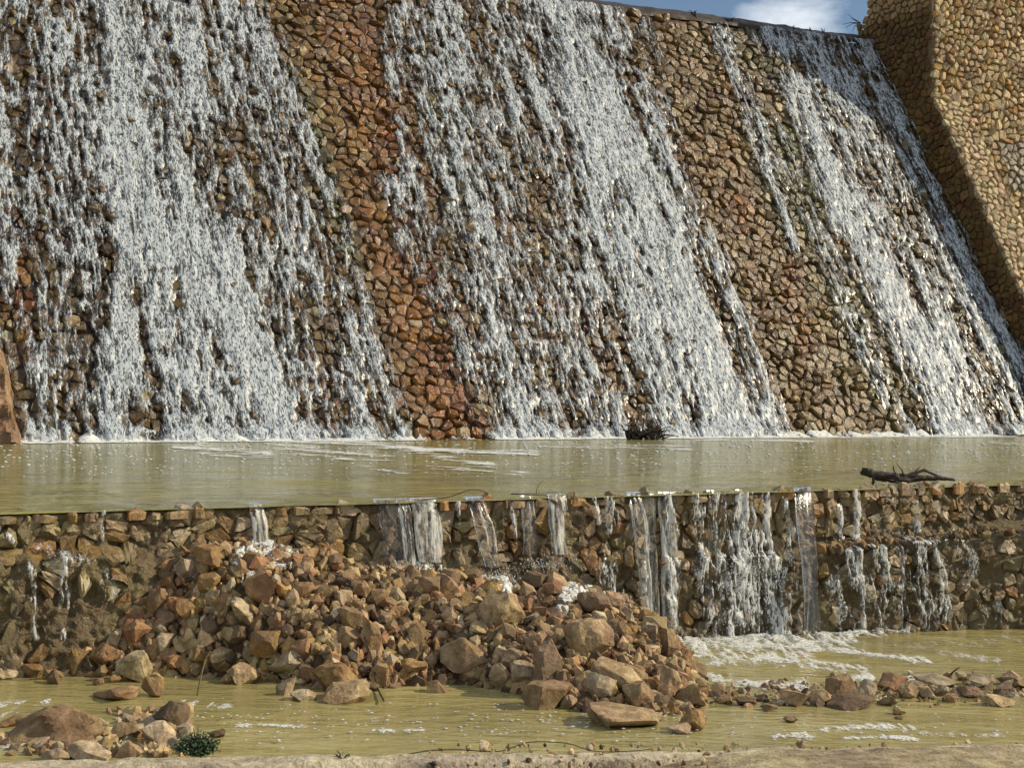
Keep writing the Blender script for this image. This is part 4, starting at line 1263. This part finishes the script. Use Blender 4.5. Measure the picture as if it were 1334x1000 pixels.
# dead bush at the dam's foot
c0 = at_pool(838, 572.3)
db = empty('dead_bush', tuple(c0))
tag(db, 'tangled dark dead bush at the foot of the middle waterfall', 'bush')
sc_ = ((c0 - CC) @ FW) / F
V, Fc = [], []
for i in range(90):
    a = rr.uniform(-1, 1); l_ = rr.uniform(.5, 1.1)
    st = Vector((rr.uniform(-24, 24) * sc_, rr.uniform(-.5, 0), rr.uniform(-1, 6) * sc_))
    pts_ = []
    bend = rr.uniform(-1, 1)
    for j in range(6):
        f = j / 5
        pts_.append(st + Vector(((a * 26 * f + bend * 10 * f * f) * l_ * sc_, rr.uniform(-.1, .1) * f, (25 * f * (1 - .35 * abs(a)) - 12 * abs(a) * f * f) * l_ * sc_)))
    tube(V, Fc, pts_, [.028 * (1 - .7 * j / 5) for j in range(6)], 4)
link('twigs', pymesh('twigs', V, Fc), M_twig, db, tuple(c0))['kind'] = 'stuff'
V, Fc = [], []
for i in range(14):
    x0 = rr.uniform(-15, 18) * sc_
    tube(V, Fc, [Vector((x0, rr.uniform(-.6, 0), .02)), Vector((x0 + rr.uniform(-.2, .2), rr.uniform(-.5, .0), .16)), Vector((x0 + rr.uniform(-.6, .6), -.3, rr.uniform(.2, .35)))], [.06, .07, .02], 5)
link('root_mat', pymesh('root_mat', V, Fc), M_bark, db, tuple(c0))
V, Fc = [], []
tube(V, Fc, [Vector((-2 * sc_, 0, 0)), Vector((1 * sc_, 0, 30 * sc_)), Vector((5 * sc_, 0, 56 * sc_))], [.03, .02, .01], 5)
link('stem', pymesh('stem', V, Fc), M_twig, db, tuple(c0))
# twigs along the dam's crest
def crest_pt(x, y): 
    q = hit(x, y, on_face(0, 19.5, 0.1), Nf)
    return q
for x, y, lab in ((905, 20, 'dry weed at the dam crest above the bare stone strip'), (950, 26, 'flat dry weed lying on the crest right of the tallest weed'), (1034, 39, 'short dry stalk on the crest in front of the cloud'), (1056, 41, 'leaning dry stalk on the crest near the wing wall'), (1072, 43, 'last small dry stalk on the crest before the wing wall')):
    q = crest_pt(x, y)
    o = empty('dry_weed', tuple(q)); tag(o, lab, 'weed', 'dry weeds along the dam crest')
    V, Fc = [], []
    kk = ((q - CC) @ FW) / F
    for i in range(9 if x < 1000 else 4):
        dx = rr.uniform(-9, 9) if x < 1000 else rr.uniform(-2.5, 3)
        hh = rr.uniform(3, 9) if x != 950 else rr.uniform(0, 4)
        tube(V, Fc, [Vector((rr.uniform(-3, 3) * kk, 0, -.1)), Vector((dx * .6 * kk, 0, hh * .7 * kk)), Vector((dx * kk, 0, hh * kk * rr.uniform(.6, 1.05)))], [.02, .016, .008], 4)
    link('stalk', pymesh('stalk', V, Fc), M_twig, o, tuple(q))
# thin branches on the wing wall's silhouette
q = hit(1118, 28, PA, u)
o = empty('dry_twig', tuple(q)); tag(o, 'bare twig sticking out of the wing wall edge against the sky', 'twig')
V, Fc = [], []
kk = ((q - CC) @ FW) / F
for a in ((-8, -14), (-20, -4), (-14, 10), (-10, 4), (-16, -8)):
    tube(V, Fc, [Vector((3 * kk, .0, -2 * kk)), Vector((a[0] * .5 * kk, 0, a[1] * .4 * kk)), Vector((a[0] * kk, 0, a[1] * kk))], [.022, .015, .008], 4)
link('branch', pymesh('branch', V, Fc), M_twig, o, tuple(q))

def wire(name, pxs, dep_of, r0, r1, mat, label, cat):
    P_ = [dep_of(*p) for p in pxs]
    # smooth the polyline
    Q_ = []
    for i in range(len(P_) - 1):
        p0, p1, p2, p3 = P_[max(i - 1, 0)], P_[i], P_[i + 1], P_[min(i + 2, len(P_) - 1)]
        for s_ in range(5):
            f = s_ / 5
            Q_.append(.5 * (2 * p1 + (p2 - p0) * f + (2 * p0 - 5 * p1 + 4 * p2 - p3) * f * f + (3 * p1 - p0 - 3 * p2 + p3) * f ** 3))
    Q_.append(P_[-1])
    V, Fc = [], []
    tube(V, Fc, [Vector(q) for q in Q_], [r0 + (r1 - r0) * i / (len(Q_) - 1) for i in range(len(Q_))], 6)
    c = np.mean(Q_, 0)
    return tag(link(name, pymesh(name, np.array(V) - c, Fc, None, True), mat, None, tuple(c)), label, cat)
wplane = lambda d: (lambda x, y: hit(x, y, W0 - n * d, n))
wire('branch', [(512, 656), (560, 650), (585, 647), (612, 638), (630, 640), (640, 646)], wplane(-.02), .005, .003, M_twig, 'thin bent branch lying on the weir above the left spouts', 'branch')
wire('branch', [(666, 643), (690, 644), (710, 645), (728, 651)], wplane(.02), .005, .003, M_twig, 'straight dark stick lying on the weir edge under the green sprout', 'branch')
wire('sprout', [(699, 645), (700, 636), (704, 629), (710, 624)], wplane(-.03), .008, .003, M_reed, 'single curved green sprout rising from the weir edge', 'sprout')
wire('reed', [(257, 905), (262, 880), (268, 858), (274, 848)], lambda x, y: hit(x, y, on_water(258, 905), np.array([0, 1., 0])), .006, .004, M_reed, 'pale reed stem standing in the water before the left heap', 'reed')
wire('root', [(500, 912), (492, 895), (487, 870), (482, 850), (474, 828), (468, 808)], lambda x, y: ground_hit(x, y) - ray(x, y) * .12, .006, .004, M_twig, 'thin dry root hanging down the front of the heap middle', 'root')
wire('branch', [(1238, 878), (1245, 872), (1250, 869)], lambda x, y: hit(x, y, on_water(1240, 885), np.array([0, 1., 0])), .008, .004, M_twig, 'short stick poking up from the stones of the stream row', 'branch')
wire('branch', [(520, 984), (560, 977), (600, 976), (650, 978), (690, 966), (740, 968), (775, 978), (830, 977), (850, 974)], lambda x, y: on_water(x, y, .06), .0035, .002, M_twig, 'long thin wiry branch lying along the water edge at the kerb', 'branch')
wire('branch', [(1140, 905), (1150, 897), (1156, 892)], lambda x, y: hit(x, y, on_water(1145, 915), np.array([0, 1., 0])), .006, .004, M_reed, 'pale stick leaning on the wide reddish brown rock', 'branch')

def shrub(name, x, y, w, h, num, mat, label, leaf=.018):
    c = on_water(x, y + h * .45, .03)
    kk = ((c - CC) @ FW) / F
    o = empty(name, tuple(c)); tag(o, label, 'shrub')
    V, Fc, LV, LF = [], [], [], []
    for i in range(num):
        a = rr.uniform(0, 2 * math.pi); rad = math.sqrt(rr.random())
        tip = Vector((math.cos(a) * rad * w / 2 * kk, math.sin(a) * rad * w / 3 * kk, h * kk * rr.uniform(.35, 1) * (1.1 - .6 * rad)))
        b = Vector((tip.x * .3, tip.y * .3, 0))
        mid = b.lerp(tip, .5) + Vector((0, 0, .02))
        tube(V, Fc, [b, mid, tip], [.004, .003, .0015], 4)
        for j in range(9):
            f = rr.uniform(.3, 1)
            p = b.lerp(tip, f) + Vector((rr.gauss(0, .008), rr.gauss(0, .008), rr.gauss(0, .008)))
            d = Vector((rr.gauss(0, 1), rr.gauss(0, 1), rr.gauss(.4, .7))).normalized()
            s = d.cross(Vector((rr.gauss(0, 1), rr.gauss(0, 1), 1))).normalized()
            l_ = leaf * rr.uniform(.6, 1.3); i0 = len(LV)
            LV += [p, p + d * l_ * .5 + s * l_ * .22, p + d * l_, p + d * l_ * .5 - s * l_ * .22]
            LF.append((i0, i0 + 1, i0 + 2, i0 + 3))
    link('stem', pymesh('stem', V, Fc), M_twig, o, tuple(c))['kind'] = 'stuff'
    l2 = link('foliage', pymesh('foliage', LV, LF), mat, o, tuple(c)); l2['kind'] = 'stuff'
    return o
shrub('shrub', 258, 967, 66, 36, 170, M_leaf, 'small green leafy shrub at the water edge in the lower left', .02)
shrub('weed', 446, 988, 34, 20, 30, M_dleaf, 'dark sprawling weed growing on the pale kerb', .016)
shrub('weed', 563, 995, 18, 10, 12, M_dleaf, 'little dark weed at the front of the kerb right of the sprawling one', .012)
